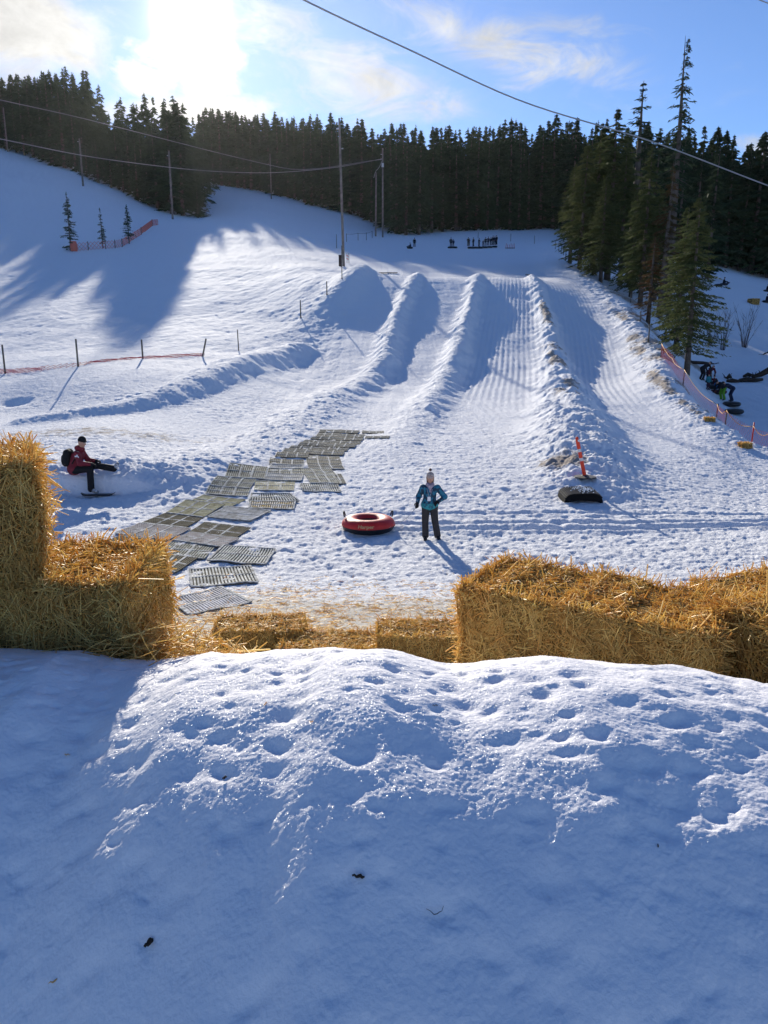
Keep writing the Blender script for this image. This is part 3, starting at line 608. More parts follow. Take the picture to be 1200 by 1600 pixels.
# bare bushes in the shaded run
def bush(u, v, w, h, seed, label):
    p = on_ground(u, v); R2 = random.Random(seed); mb = MB()
    for i in range(13):
        a = R2.uniform(0, 6.28); sp = R2.uniform(.05, 1)*w; L = h*R2.uniform(.6, 1); pts = [Vector((math.cos(a)*sp*.15, math.sin(a)*sp*.15, -.1))]
        for k in range(1, 6):
            q = k/5; pts.append(Vector((math.cos(a)*sp*(.15+.85*q**1.3)+R2.uniform(-.05, .05), math.sin(a)*sp*(.15+.85*q**1.3)+R2.uniform(-.05, .05), L*q)))
        mb.tube(pts, [.028, .024, .02, .016, .012, .007], 4)
        for k in (2, 3, 4, 4):
            b = a+R2.uniform(-1.6, 1.6); l = R2.uniform(.3, .8)*L*.4; c = pts[k]
            mb.tube([c, c+Vector((math.cos(b)*l*.4, math.sin(b)*l*.4, l*.5)), c+Vector((math.cos(b)*l*.6, math.sin(b)*l*.6, l))], [.013, .01, .006], 3)
    mb.build('bare_bush', M_TWIG).location = p; o = COL.objects[-1]; return tag(bpy.data.objects[o.name], label, 'bush', 'leafless bushes in the shaded run')
bush(1130,547,1.6,4.0,1,'leafless bush of many stems directly beside the large fir')
bush(1163,543,1.5,4.2,2,'leafless bush standing alone farther out in the shaded snow')
bush(1108,540,1.3,2.6,3,'low sparse bush half hidden behind the large fir')
# ------------------------------------------------------------ straw bales
def straw_mat(name, c1, c2, tr):
    m = bpy.data.materials.new(name); m.use_nodes = True; nb = NB(m.node_tree); nb.n.clear()
    out = nb.node('ShaderNodeOutputMaterial'); p = nb.node('ShaderNodeBsdfPrincipled'); at = nb.node('ShaderNodeAttribute'); at.attribute_name = 'tone'
    tc = nb.node('ShaderNodeTexCoord'); f = nb.m('ADD', nb.m('MULTIPLY', at.outputs['Fac'], .8), nb.rng(nb.noise(tc.outputs['Object'], 7, 3), .3, .7, -.1, .3), clamp=True)
    col = nb.mix(f, (*c1, 1), (*c2, 1)); nb.put(p.inputs['Base Color'], col); p.inputs['Roughness'].default_value = .42; p.inputs['Specular IOR Level'].default_value = .4
    t = nb.node('ShaderNodeBsdfTranslucent'); nb.put(t.inputs[0], col); mx = nb.node('ShaderNodeMixShader'); mx.inputs[0].default_value = tr
    nb.l.new(p.outputs[0], mx.inputs[1]); nb.l.new(t.outputs[0], mx.inputs[2]); nb.l.new(mx.outputs[0], out.inputs[0]); return m
M_STRAW = straw_mat('straw', (.80, .46, .12), (1.0, .80, .32), .48)
M_CORE = mat('straw_packed', (.15, .08, .02), .9, noise=(60, (.36, .22, .07), 1), bump=(60, .9, .02), spec=.1)
def blades(C, D, L, Wd, rng, bend=.12):
    """thin three sided stalks: centres C, directions D, lengths L, widths Wd"""
    n = len(C); D = D/np.linalg.norm(D, axis=1)[:, None]; a = np.cross(D, rng.normal(0, 1, (n, 3))); a /= np.linalg.norm(a, axis=1)[:, None]+1e-9; b = np.cross(D, a)
    rings = []
    for k, t in enumerate((-.5, 0., .5)):
        c = C+D*(L*t)[:, None]+a*((bend*L*(0 if k == 1 else .5))[:, None] if np.ndim(bend*L) else 0)
        for j in range(3):
            w = 2*np.pi*j/3; rings.append(c+(a*math.cos(w)*.5+b*math.sin(w)*1.0)*(Wd*.5)[:, None])
    V = np.stack(rings, 1).reshape(-1, 3); o = np.arange(n)[:, None, None]*9
    q = np.array([(i*3+j, i*3+(j+1)%3, (i+1)*3+(j+1)%3, (i+1)*3+j) for i in range(2) for j in range(3)])[None]
    return V, (q+o).reshape(-1, 4)
def bale_mesh(seed, L=.97, Dp=.46, H=.37, n=9000, fuzz=1., w=.0042, ln=(.05, .16)):
    g = np.random.default_rng(seed); half = np.array([L, Dp, H])/2
    areas = np.array([Dp*H, Dp*H, L*H, L*H, L*Dp, L*Dp*.1]); face = g.choice(6, n, p=areas/areas.sum())
    ax = np.array([0,0,1,1,2,2])[face]; sg = np.array([-1,1,-1,1,1,-1])[face]; P = g.uniform(-1, 1, (n, 3))*half
    N = np.zeros((n, 3)); N[np.arange(n), ax] = sg; P[np.arange(n), ax] = sg*half[ax]
    q = np.abs(P)/half; corner = np.clip(q-.88, 0, 1).sum(1)-.12; P *= (1-.06*np.clip(corner, 0, 1))[:, None]
    bulge = .012*np.sin(P[:, 0]*19+seed)+.010*np.sin(P[:, 0]*43+P[:, 2]*17); P += N*(bulge+g.normal(0, .005, n)-.009)[:, None]
    D = g.normal(0, 1, (n, 3)); up = g.random(n) < .5; D[up & (ax == 1)] += np.array([0, 0, 1.6])*np.sign(g.normal(0, 1, (int((up & (ax == 1)).sum()), 1)))
    D -= N*(np.sum(D*N, 1)*.88)[:, None]; edge = (q > .93).sum(1) > 1; D[edge] += N[edge]*g.uniform(-.2, .7, (int(edge.sum()), 1))
    out = g.random(n) < .035*fuzz; D[out] += N[out]*g.uniform(.5, 2.4, (int(out.sum()), 1)); P[out] += N[out]*.018
    Ls = g.uniform(*ln, n)*g.choice([.6, 1, 1.35], n, p=[.4, .45, .15]); Wd = w*g.uniform(.55, 1.35, n)
    V, F = blades(P, D, Ls, Wd, g); m = mesh_np('straw_bale', V, F, False); tone = np.repeat(np.clip(g.normal(.5, .3, n), 0, 1), 9)
    # the packed core, a rounded and uneven block
    nx, ny, nz = 26, 12, 10; mb = MB(); cv = []; cf = []
    def grid(o, du, dv, a, b):
        s0 = len(cv)
        for i in range(a+1):
            for j in range(b+1): cv.append(np.array(o)+np.array(du)*i/a+np.array(dv)*j/b)
        for i in range(a):
            for j in range(b): k = s0+i*(b+1)+j; cf.append((k, k+b+1, k+b+2, k+1))
    x, y, z = half-.012
    grid((-x,-y,-z), (2*x,0,0), (0,0,2*z), nx, nz); grid((x,y,-z), (-2*x,0,0), (0,0,2*z), nx, nz); grid((-x,y,-z), (0,-2*y,0), (0,0,2*z), ny, nz)
    grid((x,-y,-z), (0,2*y,0), (0,0,2*z), ny, nz); grid((-x,-y,z), (2*x,0,0), (0,2*y,0), nx, ny); grid((-x,y,-z), (2*x,0,0), (0,-2*y,0), nx, ny)
    A = np.array(cv); q = np.abs(A)/half; c = np.clip(q-.8, 0, 1); A *= (1-.22*np.clip((c[:, 0]*c[:, 1]+c[:, 1]*c[:, 2]+c[:, 0]*c[:, 2])*5, 0, .5))[:, None]
    A += (.010*np.sin(A[:, [1]]*31+seed)*np.sin(A[:, [0]]*37+A[:, [2]]*23))*A/np.linalg.norm(A, axis=1)[:, None]
    core = mesh_np('packed_core', A, cf, True)
    a = m.attributes.new('tone', 'FLOAT', 'POINT'); a.data.foreach_set('value', tone.astype(np.float32)); return m, core
def bale(seed, loc, rz, label, size=(.97, .46, .37), n=9000, tilt=(0, 0), group='straw bales', **kw):
    m, c = bale_mesh(seed, *size, n=n, **kw); m.materials.append(M_STRAW); c.materials.append(M_CORE)
    e = empty('straw_bale', loc, (tilt[0], tilt[1], rz), label=label, cat='straw bale', group=group)
    obj('loose_straw', m, None, e).location = (0, 0, size[2]/2); obj('packed_core', c, None, e).location = (0, 0, size[2]/2); return e
def P3(u, v, d): return pix_at(u, v, d)
a, b = P3(712, 918, 2.92), P3(1128, 1000, 2.44)          # near top edge of the long right bale
ang = math.atan2(b.y-a.y, b.x-a.x); nrm = Vector((-math.sin(ang), math.cos(ang), 0)); ctr = (a+b)/2+nrm*.23
bale(1, (ctr.x, ctr.y, (a.z+b.z)/2-.375), ang, 'largest golden straw bale, its whole long side facing the viewer behind the snow crest', ((b-a).length, .46, .38), 32000, w=.0043, ln=(.04, .11), tilt=(0, -math.asin((b.z-a.z)/(b-a).length)))
a = P3(1165, 985, 2.36); bale(2, (a.x+.40, a.y-.02, a.z-.385), ang-.62, 'straw bale cut by the picture edge, its pale end against the large bale', (.85, .46, .37), 15000, w=.0046)
a = P3(1235, 930, 3.15); bale(3, (a.x+.22, a.y+.20, a.z-.37), -.15, 'dark straw bale behind the large bale, its top sloping at the picture edge', (.80, .46, .37), 7000, tilt=(0, -.22))
a = P3(194, 912, 2.30); bale(4, (a.x-.485, a.y+.23, a.z-.37), .02, 'lower straw bale of the two stacked bales, shaded front with a glowing end', (.97, .46, .37), 29000, w=.0042, ln=(.04, .12))
zt = a.z
b = P3(52, 722, 2.27); th = .42; bale(5, (b.x-(.46*math.cos(th)+.22*math.sin(th)), b.y-.46*math.sin(th)+.22*math.cos(th), zt-.02), th, 'upper straw bale of the two stacked bales, standing on the lower one', (.92, .44, b.z-zt+.015), 26000, w=.0042, ln=(.04, .12), fuzz=1.5)
# smaller ones down on the run-out
def far_bale(seed, u, v, d, rz, label, size=(1.0, .46, .36), n=3500, sink=.04, **kw):
    p = base_pt(u, d)[0]; z = float(gz(p[0], p[1])[0]); return bale(seed, (p[0], p[1], z-sink), rz, label, size, n, w=.0075, **kw)
far_bale(6, 408, 0, 8.35, .03, 'short straw bale past the loose straw heap, its shaded face dark', (.95, .5, .36), 5200, .06)
far_bale(7, 516, 0, 8.0, -.03, 'flat low straw bale sunk between the two small bales in the gap', (.98, .5, .2), 4200, .0)
far_bale(8, 662, 0, 7.95, -.02, 'small straw bale with deep grooves, partly behind the large bale', (.98, .48, .42), 6000, .08)
p = on_ground(1163, 699); bale(9, p-Vector((0,0,.08)), .1, 'yellow lump of straw bale in front of the orange net', (.42, .32, .26), 1500, w=.012, fuzz=.6)
p = on_ground(1107, 657); bale(10, p-Vector((0,0,.12)), -.15, 'brown half buried bale end on the bank beside the orange net', (.42, .3, .22), 1000, w=.012, fuzz=.6)
p = on_ground(1177, 475); bale(11, p-Vector((0,0,.1)), .3, 'distant straw bale on the shaded lower run near a tube rider', (1.2, .9, .75), 900, w=.03, ln=(.1, .25))
# loose heap spilling beside the stacked bales
g = np.random.default_rng(8); n = 2600; X = g.normal(0, 1, n)*.16-.60; Y = g.normal(0, 1, n)*.12+2.38
X = np.where(g.random(n) < .5, g.uniform(-.86, -.38, n), X); hgt = .10*np.exp(-((X+.66)/.18)**2)
Z = bank_z(X, Y, False)+g.random(n)*(.012+hgt)+CZ; D = g.normal(0, 1, (n, 3)); D[:, 2] *= .3
V, F = blades(np.stack([X, Y, Z], 1), D, g.uniform(.05, .16, n), .0042*g.uniform(.6, 1.3, n), g); m = mesh_np('straw_heap', V, F, False)
m.attributes.new('tone', 'FLOAT', 'POINT').data.foreach_set('value', np.repeat(g.random(n), 9).astype(np.float32)); obj('straw_heap', m, M_STRAW, kind='stuff', label='loose straw heaped at the end of the stacked bales', cat='straw')
# straw trodden over the ground between the bales
n = 15000; Y = 7.0+5.6*g.random(n)**1.3; X = g.uniform(-.42, .16, n)*Y*1.0; k = g.random(n) < sstep(Y+.7*perlin(X*1.1, Y*1.1, 3)*1.6, 12.8, 8.8)*(.35+.65*sstep(perlin(X*2.3, Y*2.3, 6), -.35, .25)); X, Y = X[k], Y[k]; n = len(X)
Z = base_z(X, Y)+features(X, Y)+CZ+.006; D = g.normal(0, 1, (n, 3)); D[:, 2] *= .22
V, F = blades(np.stack([X, Y, Z], 1), D, g.uniform(.05, .16, n), .0075*g.uniform(.6, 1.3, n), g); m = mesh_np('straw_litter', V, F, False)
m.attributes.new('tone', 'FLOAT', 'POINT').data.foreach_set('value', np.repeat(g.random(n), 9).astype(np.float32)); obj('straw_litter', m, M_STRAW, kind='stuff', label='straw scattered over the trodden snow between the bales', cat='straw')
# bits lying on the snow of the bank
def on_bank(u, v):
    for d in np.linspace(.7, 3, 900):
        p = pix_at(u, v, d); z = float(bank_z(np.array([p.x]), np.array([p.y]))[0])+CZ
        if p.z <= z: return Vector((p.x, p.y, z))
    return p
M_CHIP = mat('bark_chip', (.035, .022, .015), .8, bump=(90, .5, .002))
def chip(u, v, L, W_, a, label, nm='bark_chip', curl=0., m=None):
    p = on_bank(u, v); pts = []; rs = []
    for k in range(7):
        t = k/6-.5; w = a+curl*t*3; pts.append((L*t*math.cos(a)-curl*L*t*t*math.sin(a)*2.2, L*t*math.sin(a)+curl*L*t*t*math.cos(a)*2.2, .0015+.002*math.sin(k*2.1))); rs.append(W_*(.35+.65*math.sin(math.pi*(k+.6)/7.2))*(1+.2*math.sin(k*5+u)))
    o = MB().tube(pts, rs, 7).build(nm, m or M_CHIP); o.location = p; return tag(o, label, nm.replace('_', ' '), 'debris on the near snow')
chip(233,1474,.022,.0045,1.1,'black bark chip in the shaded snow, the darkest and lowest one'); chip(560,1371,.021,.003,-.15,'thin dark bark chip lying level in the middle of the shaded snow')
chip(351,1216,.012,.002,.9,'tiny dark chip at the edge of the sunlit patch'); chip(86,1535,.022,.0013,.6,'pale straw fragment low in the shaded snow','straw_bit',0,M_STRAW)
chip(683,1430,.030,.0007,.2,'curled dry grass blade on the shaded snow','grass_blade',.9); chip(487,1129,.012,.001,-.1,'short straw fragment in a dimple of the sunlit snow','straw_bit',0,M_STRAW)
chip(1028,1323,.009,.001,1.4,'tiny upright splinter in the shaded snow','straw_bit',0,M_CHIP); chip(105,1181,.014,.001,0,'straw fragment in the shade of the stacked bales','straw_bit',0,M_STRAW); chip(680,1104,.012,.001,.1,'straw fragment near the crest below the grooved small bale','straw_bit',0,M_CHIP); chip(415,1101,.02,.001,1.3,'pale straw stuck upright near the crest','straw_bit',0,M_STRAW)
# ------------------------------------------------------------ figures (a smooth field of tapered limbs, meshed)
def sdf_mesh(name, prims, res, k=.03, pad=.06):
    """prims: (a, b, ra, rb[, sx, sy, sz]) round cones blended smoothly, or ('e', centre, radii)"""
    pts = []; 
    for p in prims:
        if isinstance(p[0], str): c, r = np.array(p[1]), np.array(p[2]); pts += [c-r, c+r]
        else: a, b = np.array(p[0]), np.array(p[1]); r = max(p[2], p[3]); pts += [a-r, a+r, b-r, b+r]
    pts = np.array(pts); lo = pts.min(0)-pad; hi = pts.max(0)+pad; n = np.ceil((hi-lo)/res).astype(int)+1
    gx = [lo[i]+res*np.arange(n[i]) for i in range(3)]; X, Y, Z = np.meshgrid(*gx, indexing='ij'); F = np.full(X.shape, 9.)
    for p in prims:
        if isinstance(p[0], str):
            c, r = p[1], p[2]; q = np.sqrt(((X-c[0])/r[0])**2+((Y-c[1])/r[1])**2+((Z-c[2])/r[2])**2); d = (q-1)*min(r); d = np.where(q > 1, (q-1)*min(r)*1.0, d)
        else:
            a, b = np.array(p[0], float), np.array(p[1], float); e = b-a; L2 = e@e+1e-12
            t = np.clip(((X-a[0])*e[0]+(Y-a[1])*e[1]+(Z-a[2])*e[2])/L2, 0, 1)
            d = np.sqrt((X-a[0]-t*e[0])**2+(Y-a[1]-t*e[1])**2+(Z-a[2]-t*e[2])**2)-(p[2]+(p[3]-p[2])*t)
        kk = p[-1] if (isinstance(p[0], str) and len(p) > 3) else k
        h = np.clip(.5+.5*(F-d)/kk, 0, 1); F = F*(1-h)+d*h-kk*h*(1-h)
    # surface nets
    s = F < 0; nx, ny, nz = [q-1 for q in F.shape]
    cnt = np.zeros((nx, ny, nz)); acc = np.zeros((nx, ny, nz, 3)); cor = [(i, j, l) for i in (0,1) for j in (0,1) for l in (0,1)]
    sub = lambda A, o: A[o[0]:o[0]+nx, o[1]:o[1]+ny, o[2]:o[2]+nz]
    for o1 in cor:
        for ax in range(3):
            if o1[ax] == 1: continue
            o2 = list(o1); o2[ax] = 1; A, B = sub(F, o1), sub(F, o2); m = (A < 0) != (B < 0); t = np.where(m, A/np.where(m, A-B, 1), 0)
            cnt += m
            for c in range(3): acc[..., c] += m*(o1[c]+(t if c == ax else 0))
    act = cnt > 0; idx = -np.ones(act.shape, np.int64); idx[act] = np.arange(act.sum()); ii = np.argwhere(act)
    V = lo+(ii+acc[act]/cnt[act][:, None])*res; Fs = []
    for ax in range(3):
        b, c = (ax+1) % 3, (ax+2) % 3; sl1 = [slice(1, -1)]*3; sl1[ax] = slice(0, -1); sl2 = list(sl1); sl2[ax] = slice(1, None)
        A, B = s[tuple(sl1)], s[tuple(sl2)]; e = np.argwhere(A != B); inside = A[A != B]
        if not len(e): continue
        base = e.copy(); base[:, b] += 1; base[:, c] += 1; q = []
        for ob, oc in ((0,0),(-1,0),(-1,-1),(0,-1)):
            w = base.copy(); w[:, b] += ob; w[:, c] += oc; q.append(idx[w[:,0], w[:,1], w[:,2]])
        q = np.stack(q, 1); q[~inside] = q[~inside][:, ::-1]; Fs.append(q)
    return mesh_np(name, V, np.concatenate(Fs), True)
def V3(*a): return np.array(a, float)
def hand_prims(w, el, curl=.9, k=1., thumb_side=1, palmn=None):
    """glove: palm, five fingers of different length with two bends, thumb off the side"""
    w = np.array(w, float); d = w-np.array(el, float); d /= np.linalg.norm(d); n = np.array(palmn if palmn is not None else (0, -1, 0), float); n -= d*(n@d); n /= np.linalg.norm(n); sd = np.cross(d, n)*thumb_side
    pr = [(w-d*.03*k, w+d*.03*k, .030*k, .034*k), (w+d*.03*k+sd*.018*k, w+d*.075*k+sd*.018*k, .021*k, .018*k), (w+d*.03*k-sd*.018*k, w+d*.07*k-sd*.018*k, .021*k, .017*k)]
    for i, (o, L) in enumerate(((.031, .074), (.011, .084), (-.010, .078), (-.030, .060))):
        b = w+d*.078*k+sd*o*k; c1 = curl*(.7+.1*i); p1 = b+(d*math.cos(c1*.6)+n*math.sin(c1*.6))*L*.42*k; p2 = p1+(d*math.cos(c1*1.5)+n*math.sin(c1*1.5))*L*.33*k; p3 = p2+(d*math.cos(c1*2.3)+n*math.sin(c1*2.3))*L*.25*k
        pr += [(b, p1, .0105*k, .0098*k), (p1, p2, .0098*k, .009*k), (p2, p3, .009*k, .008*k)]
    b = w+d*.022*k+sd*.030*k; p1 = b+(d*.55+sd*.75+n*.25)*.034*k; p2 = p1+(d*.85+sd*.2+n*.5)*.028*k; pr += [(b, p1, .0135*k, .0115*k), (p1, p2, .0115*k, .0095*k)]
    return pr
M_SKIN = mat('skin', (.52, .30, .21), .55, noise=(9, (.46, .24, .17), .6)); M_LIP = mat('lips', (.40, .12, .10), .5); M_EYEW = mat('eye_white', (.7, .7, .68), .3); M_IRIS = mat('iris', (.05, .04, .03), .2)
M_BLK = mat('black_cloth', (.012, .012, .014), .85, bump=(60, .3, .004)); M_BOOT = mat('boot_black', (.02, .02, .022), .5); M_SOLE = mat('boot_pale', (.55, .55, .56), .6)
def mix3(a, b, t): return np.array(a)*(1-t)+np.array(b)*t
def person(loc, rz, J, H, label, jacket, trousers, hat=None, gloves=M_BLK, boots=M_BOOT, res=.014, group=None, face=True, fingers=True, hatshape='beanie', hair=None, fatten=1., thumb=(1, 1), palmn=(None, None), name='person'):
    """J: joints in metres for a figure H tall, facing -Y; left/right are the person's own"""
    k = H/1.7; f = fatten; J = {a: V3(*b) for a, b in J.items()}; e = empty(name, loc, (0, 0, rz), label=label, cat='person', group=group)
    hd = J['head']; nk = J['neck']; ch = J['chest']; pv = J['pelvis']; hup = (hd-nk)/np.linalg.norm(hd-nk); fw = J.get('face', V3(0,-1,0)); fw = fw-hup*(fw@hup); fw /= np.linalg.norm(fw); sdv = np.cross(fw, hup)
    body = [('e', hd, (.078*k*1.04, .094*k, .112*k), .02*k), (nk-hup*.06*k, hd-hup*.04*k, .058*k, .052*k), (ch, nk-hup*.05*k, .12*k, .07*k), (ch, pv, .125*k, .125*k)]
    if face:
        body += [(hd+fw*.088*k+hup*.0*k, hd+fw*.108*k-hup*.022*k, .010*k, .014*k), (hd+fw*.062*k-hup*.085*k, hd+fw*.070*k-hup*.095*k, .028*k, .024*k), (hd+sdv*.082*k-hup*.015*k, hd+sdv*.084*k+hup*.015*k-fw*.01*k, .014*k, .016*k), (hd-sdv*.082*k-hup*.015*k, hd-sdv*.084*k+hup*.015*k-fw*.01*k, .014*k, .016*k)]
    for s in 'LR':
        body += [(ch+(J['sh'+s]-ch)*.3, J['sh'+s], .09*k, .06*k), (J['sh'+s], J['el'+s], .052*k, .040*k), (J['el'+s], J['wr'+s], .038*k, .026*k), (J['hip'+s], J['kn'+s], .082*k, .055*k), (J['kn'+s], J['an'+s], .052*k, .036*k), (J['an'+s], J['toe'+s], .036*k, .03*k)]
        if not fingers: dd = J['wr'+s]-J['el'+s]; dd /= np.linalg.norm(dd); body += [(J['wr'+s], J['wr'+s]+dd*.09*k, .035*k, .03*k)]
    obj('body', sdf_mesh('body', body, res, .02*k), M_SKIN, e)
    if face:
        for q in (-1, 1):
            c = hd+fw*.082*k+sdv*q*.031*k+hup*.012*k; mb = MB(); mb.lathe([(0,-.009*k),(.007*k,-.006*k),(.0105*k,0),(.007*k,.006*k),(0,.009*k)], c, 10); mb.build('eye', M_EYEW, e)
            mb = MB(); mb.lathe([(0,-.005*k),(.005*k,0),(0,.005*k)], c+fw*.008*k, 8); mb.build('iris', M_IRIS, e)
        MB().tube([hd+fw*.083*k-hup*.052*k-sdv*.02*k, hd+fw*.095*k-hup*.055*k, hd+fw*.083*k-hup*.052*k+sdv*.02*k], [.003*k, .006*k, .003*k], 6).build('mouth', M_LIP, e)
    jk = [(ch+(nk-ch)*.35, nk-hup*.02*k, .125*k*f, .068*k*f), (ch, pv, .150*k*f, .150*k*f), (pv, pv+(pv-ch)*.10, .15*k*f, .14*k*f), (mix3(pv, J['hipL'], .8)+(ch-pv)*.02, mix3(pv, J['hipR'], .8)+(ch-pv)*.02, .135*k*f, .135*k*f)]
    for s in 'LR': jk += [(mix3(ch, J['sh'+s], .35)+(nk-ch)*.1, J['sh'+s]-(nk-ch)*.08, .11*k*f, .066*k*f), (J['sh'+s]-(nk-ch)*.08, J['el'+s], .070*k*f, .062*k*f), (J['el'+s], mix3(J['el'+s], J['wr'+s], .93), .060*k*f, .046*k*f)]
    obj('jacket', sdf_mesh('jacket', jk, res, .035*k), jacket, e)
    tr = [(J['hipL'], J['hipR'], .115*k*f, .115*k*f)]
    for s in 'LR': tr += [(J['hip'+s], J['kn'+s], .102*k*f, .078*k*f), (J['kn'+s], mix3(J['kn'+s], J['an'+s], .97), .076*k*f, .078*k*f)]
    obj('trousers', sdf_mesh('trousers', tr, res, .02*k), trousers, e)
    for s in 'LR':
        an, to = J['an'+s], J['toe'+s]; o = obj('boot', sdf_mesh('boot', [(an+(J['kn'+s]-an)*.18, an, .058*k, .056*k), (an, to, .056*k, .044*k)], res, .02*k), boots, e)
        if fingers:
            i = 0 if s == 'L' else 1; obj('glove', sdf_mesh('glove', hand_prims(J['wr'+s], J['el'+s], .95, k*1.12, thumb[i], palmn[i]), min(res, .006), .006), gloves, e)
    if hat is not None:
        up = hup; c = hd+hup*.035*k-fw*.006*k; hp = [('e', c+hup*.018*k, (.094*k, .104*k, .096*k), .01)]
        if hatshape == 'helmet': hp = [('e', c+hup*.01*k, (.112*k, .122*k, .108*k), .01)]
        h = obj('hat', sdf_mesh('hat', hp, min(res, .012), .02), hat, e)
        # cut away below the brow
        me = h.data; co = np.empty(len(me.vertices)*3, np.float32); me.vertices.foreach_get('co', co); co = co.reshape(-1, 3); t = (co-hd)@hup; lim = .022*k-.02*k*((co-hd)@(-fw) > 0)
        lowm = t < lim; co[lowm] += ((lim-t)[lowm, None]*hup+(hd-co[lowm])*.12); me.vertices.foreach_set('co', co.ravel()); me.update()
    if hair is not None:
        obj('hair', sdf_mesh('hair', [(hd-fw*.05*k+hup*.02*k, hd-fw*.06*k-hup*.10*k, .08*k, .06*k), (hd+sdv*.075*k, hd+sdv*.07*k-hup*.13*k, .022*k, .016*k), (hd-sdv*.075*k, hd-sdv*.07*k-hup*.13*k, .022*k, .016*k)], res, .02), hair, e)
    return e
def stand_pose(k=1., arms='down', lean=0., twist=0., step=.0):
    J = dict(head=(0,-.02-lean*1.1,1.585), neck=(0,-lean*.9,1.43), chest=(0,-lean*.6,1.22), pelvis=(0,0,.93), shL=(.19,-lean*.75,1.36), shR=(-.19,-lean*.75,1.36), hipL=(.1,0,.88), hipR=(-.1,0,.88), knL=(.12,-.04-step,.49), knR=(-.12,-.02+step,.49), anL=(.13,.02-step*1.4,.09), anR=(-.13,.02+step*1.4,.09), toeL=(.15,-.13-step*1.4,.04), toeR=(-.15,-.13+step*1.4,.04))
    if arms == 'down': J.update(elL=(.27,.02,1.10), wrL=(.27,-.10,.86), elR=(-.27,.02,1.10), wrR=(-.27,-.10,.86))
    if arms == 'front': J.update(elL=(.27,-.02-lean,1.12), wrL=(.16,-.26-lean,1.05), elR=(-.27,-.02-lean,1.12), wrR=(-.16,-.26-lean,1.05))
    if arms == 'reach': J.update(elL=(.22,-.25-lean,1.15), wrL=(.15,-.42-lean*1.2,.95), elR=(-.22,-.25-lean,1.15), wrR=(-.15,-.42-lean*1.2,.95))
    return {a: tuple(x*k for x in b) for a, b in J.items()}
def bend_pose(k=1.):
    J = dict(head=(0,-.62,1.22), neck=(0,-.50,1.16), chest=(0,-.34,1.06), pelvis=(0,0,.88), shL=(.19,-.44,1.10), shR=(-.19,-.44,1.10), hipL=(.1,0,.84), hipR=(-.1,0,.84), knL=(.13,-.12,.47), knR=(-.13,-.12,.47), anL=(.14,.02,.09), anR=(-.14,.02,.09), toeL=(.15,-.13,.04), toeR=(-.15,-.13,.04), elL=(.24,-.54,.84), wrL=(.18,-.62,.62), elR=(-.24,-.54,.84), wrR=(-.18,-.62,.62), face=(0,-.6,-.8))
    return {a: tuple(x*k for x in b) for a, b in J.items()}
def sit_pose(k=1., leg=.35, base=.22):
    J = dict(head=(0,-.04,.78), neck=(0,.0,.62), chest=(0,.03,.42), pelvis=(0,.06,.12), shL=(.19,.02,.55), shR=(-.19,.02,.55), hipL=(.1,.03,.10), hipR=(-.1,.03,.10), knL=(.16,-.38,.26), knR=(-.16,-.38,.26), anL=(.16,-.70,.02), anR=(-.16,-.70,.02), toeL=(.18,-.80,.12), toeR=(-.18,-.80,.12), elL=(.26,-.08,.32), wrL=(.22,-.28,.22), elR=(-.26,-.08,.32), wrR=(-.22,-.28,.22))
    return {a: (b[0]*k, b[1]*k, (b[2]+(base if a != 'face' else 0))*k) for a, b in J.items()}

# ---- the child with the tube
def teal_jacket():
    m = bpy.data.materials.new('teal_jacket'); m.use_nodes = True; nb = NB(m.node_tree); p = nb.n['Principled BSDF']; tc = nb.node('ShaderNodeTexCoord'); V = tc.outputs['Object']
    sx = nb.node('ShaderNodeSeparateXYZ'); nb.put(sx.inputs[0], V)
    pt = nb.rng(nb.noise(V, 17, 2, .5), .47, .53, 0, 1); upc = nb.mix(pt, (.005, .035, .075, 1), (.01, .16, .26, 1)); lo = nb.mix(nb.rng(nb.noise(V, 22, 2), .52, .58, 0, 1), (.02, .26, .30, 1), (.01, .10, .16, 1))
    band = nb.rng(sx.outputs[2], .73, .76, 0, 1); nb.put(p.inputs['Base Color'], nb.mix(band, lo, upc)); p.inputs['Roughness'].default_value = .7
    b = nb.node('ShaderNodeBump'); b.inputs['Distance'].default_value = .02; b.inputs['Strength'].default_value = .5; nb.put(b.inputs['Height'], nb.noise(V, 14, 3)); nb.put(p.inputs['Normal'], b.outputs[0]); return m
GP = on_ground(671, 843); GK = .80
J = dict(head=(0,-.03,1.56), neck=(0,.0,1.40), chest=(0,0,1.19), pelvis=(-.02,0,.93), shL=(.175,0,1.33), shR=(-.175,0,1.33), hipL=(.085,0,.87), hipR=(-.095,0,.87), knL=(.13,-.03,.48), knR=(-.11,-.03,.48), anL=(.20,.02,.09), anR=(-.10,.0,.09), toeL=(.24,-.12,.04), toeR=(-.10,-.14,.04), elL=(.36,.03,1.08), wrL=(.20,-.16,1.00), elR=(-.28,.05,1.08), wrR=(-.30,-.14,.96))
GIRL = person(GP, -.08, {a: tuple(x*GK for x in b) for a, b in J.items()}, 1.7*GK, 'smiling child in a patterned teal jacket and dark snow trousers holding the tube\'s rope', teal_jacket(), mat('grey_trousers', (.035, .033, .036), .8, bump=(18, .5, .02)), mat('cream_knit', (.50, .44, .40), .9, noise=(30, (.22, .15, .15), .9), bump=(90, .8, .006)), res=.009, hair=mat('brown_hair', (.12, .06, .03), .6), fatten=1.06, thumb=(1, -1), palmn=((0, 0, -1), (0, 0, -1)))
hd = V3(0,-.03,1.56)*GK
MB().lathe([(0,-.03),(.022,-.018),(.03,0),(.022,.02),(0,.03)], hd+V3(0,.01,.155), 12).build('pompom', mat('dark_wool', (.10, .06, .06), .95, bump=(80, .8, .01)), GIRL)
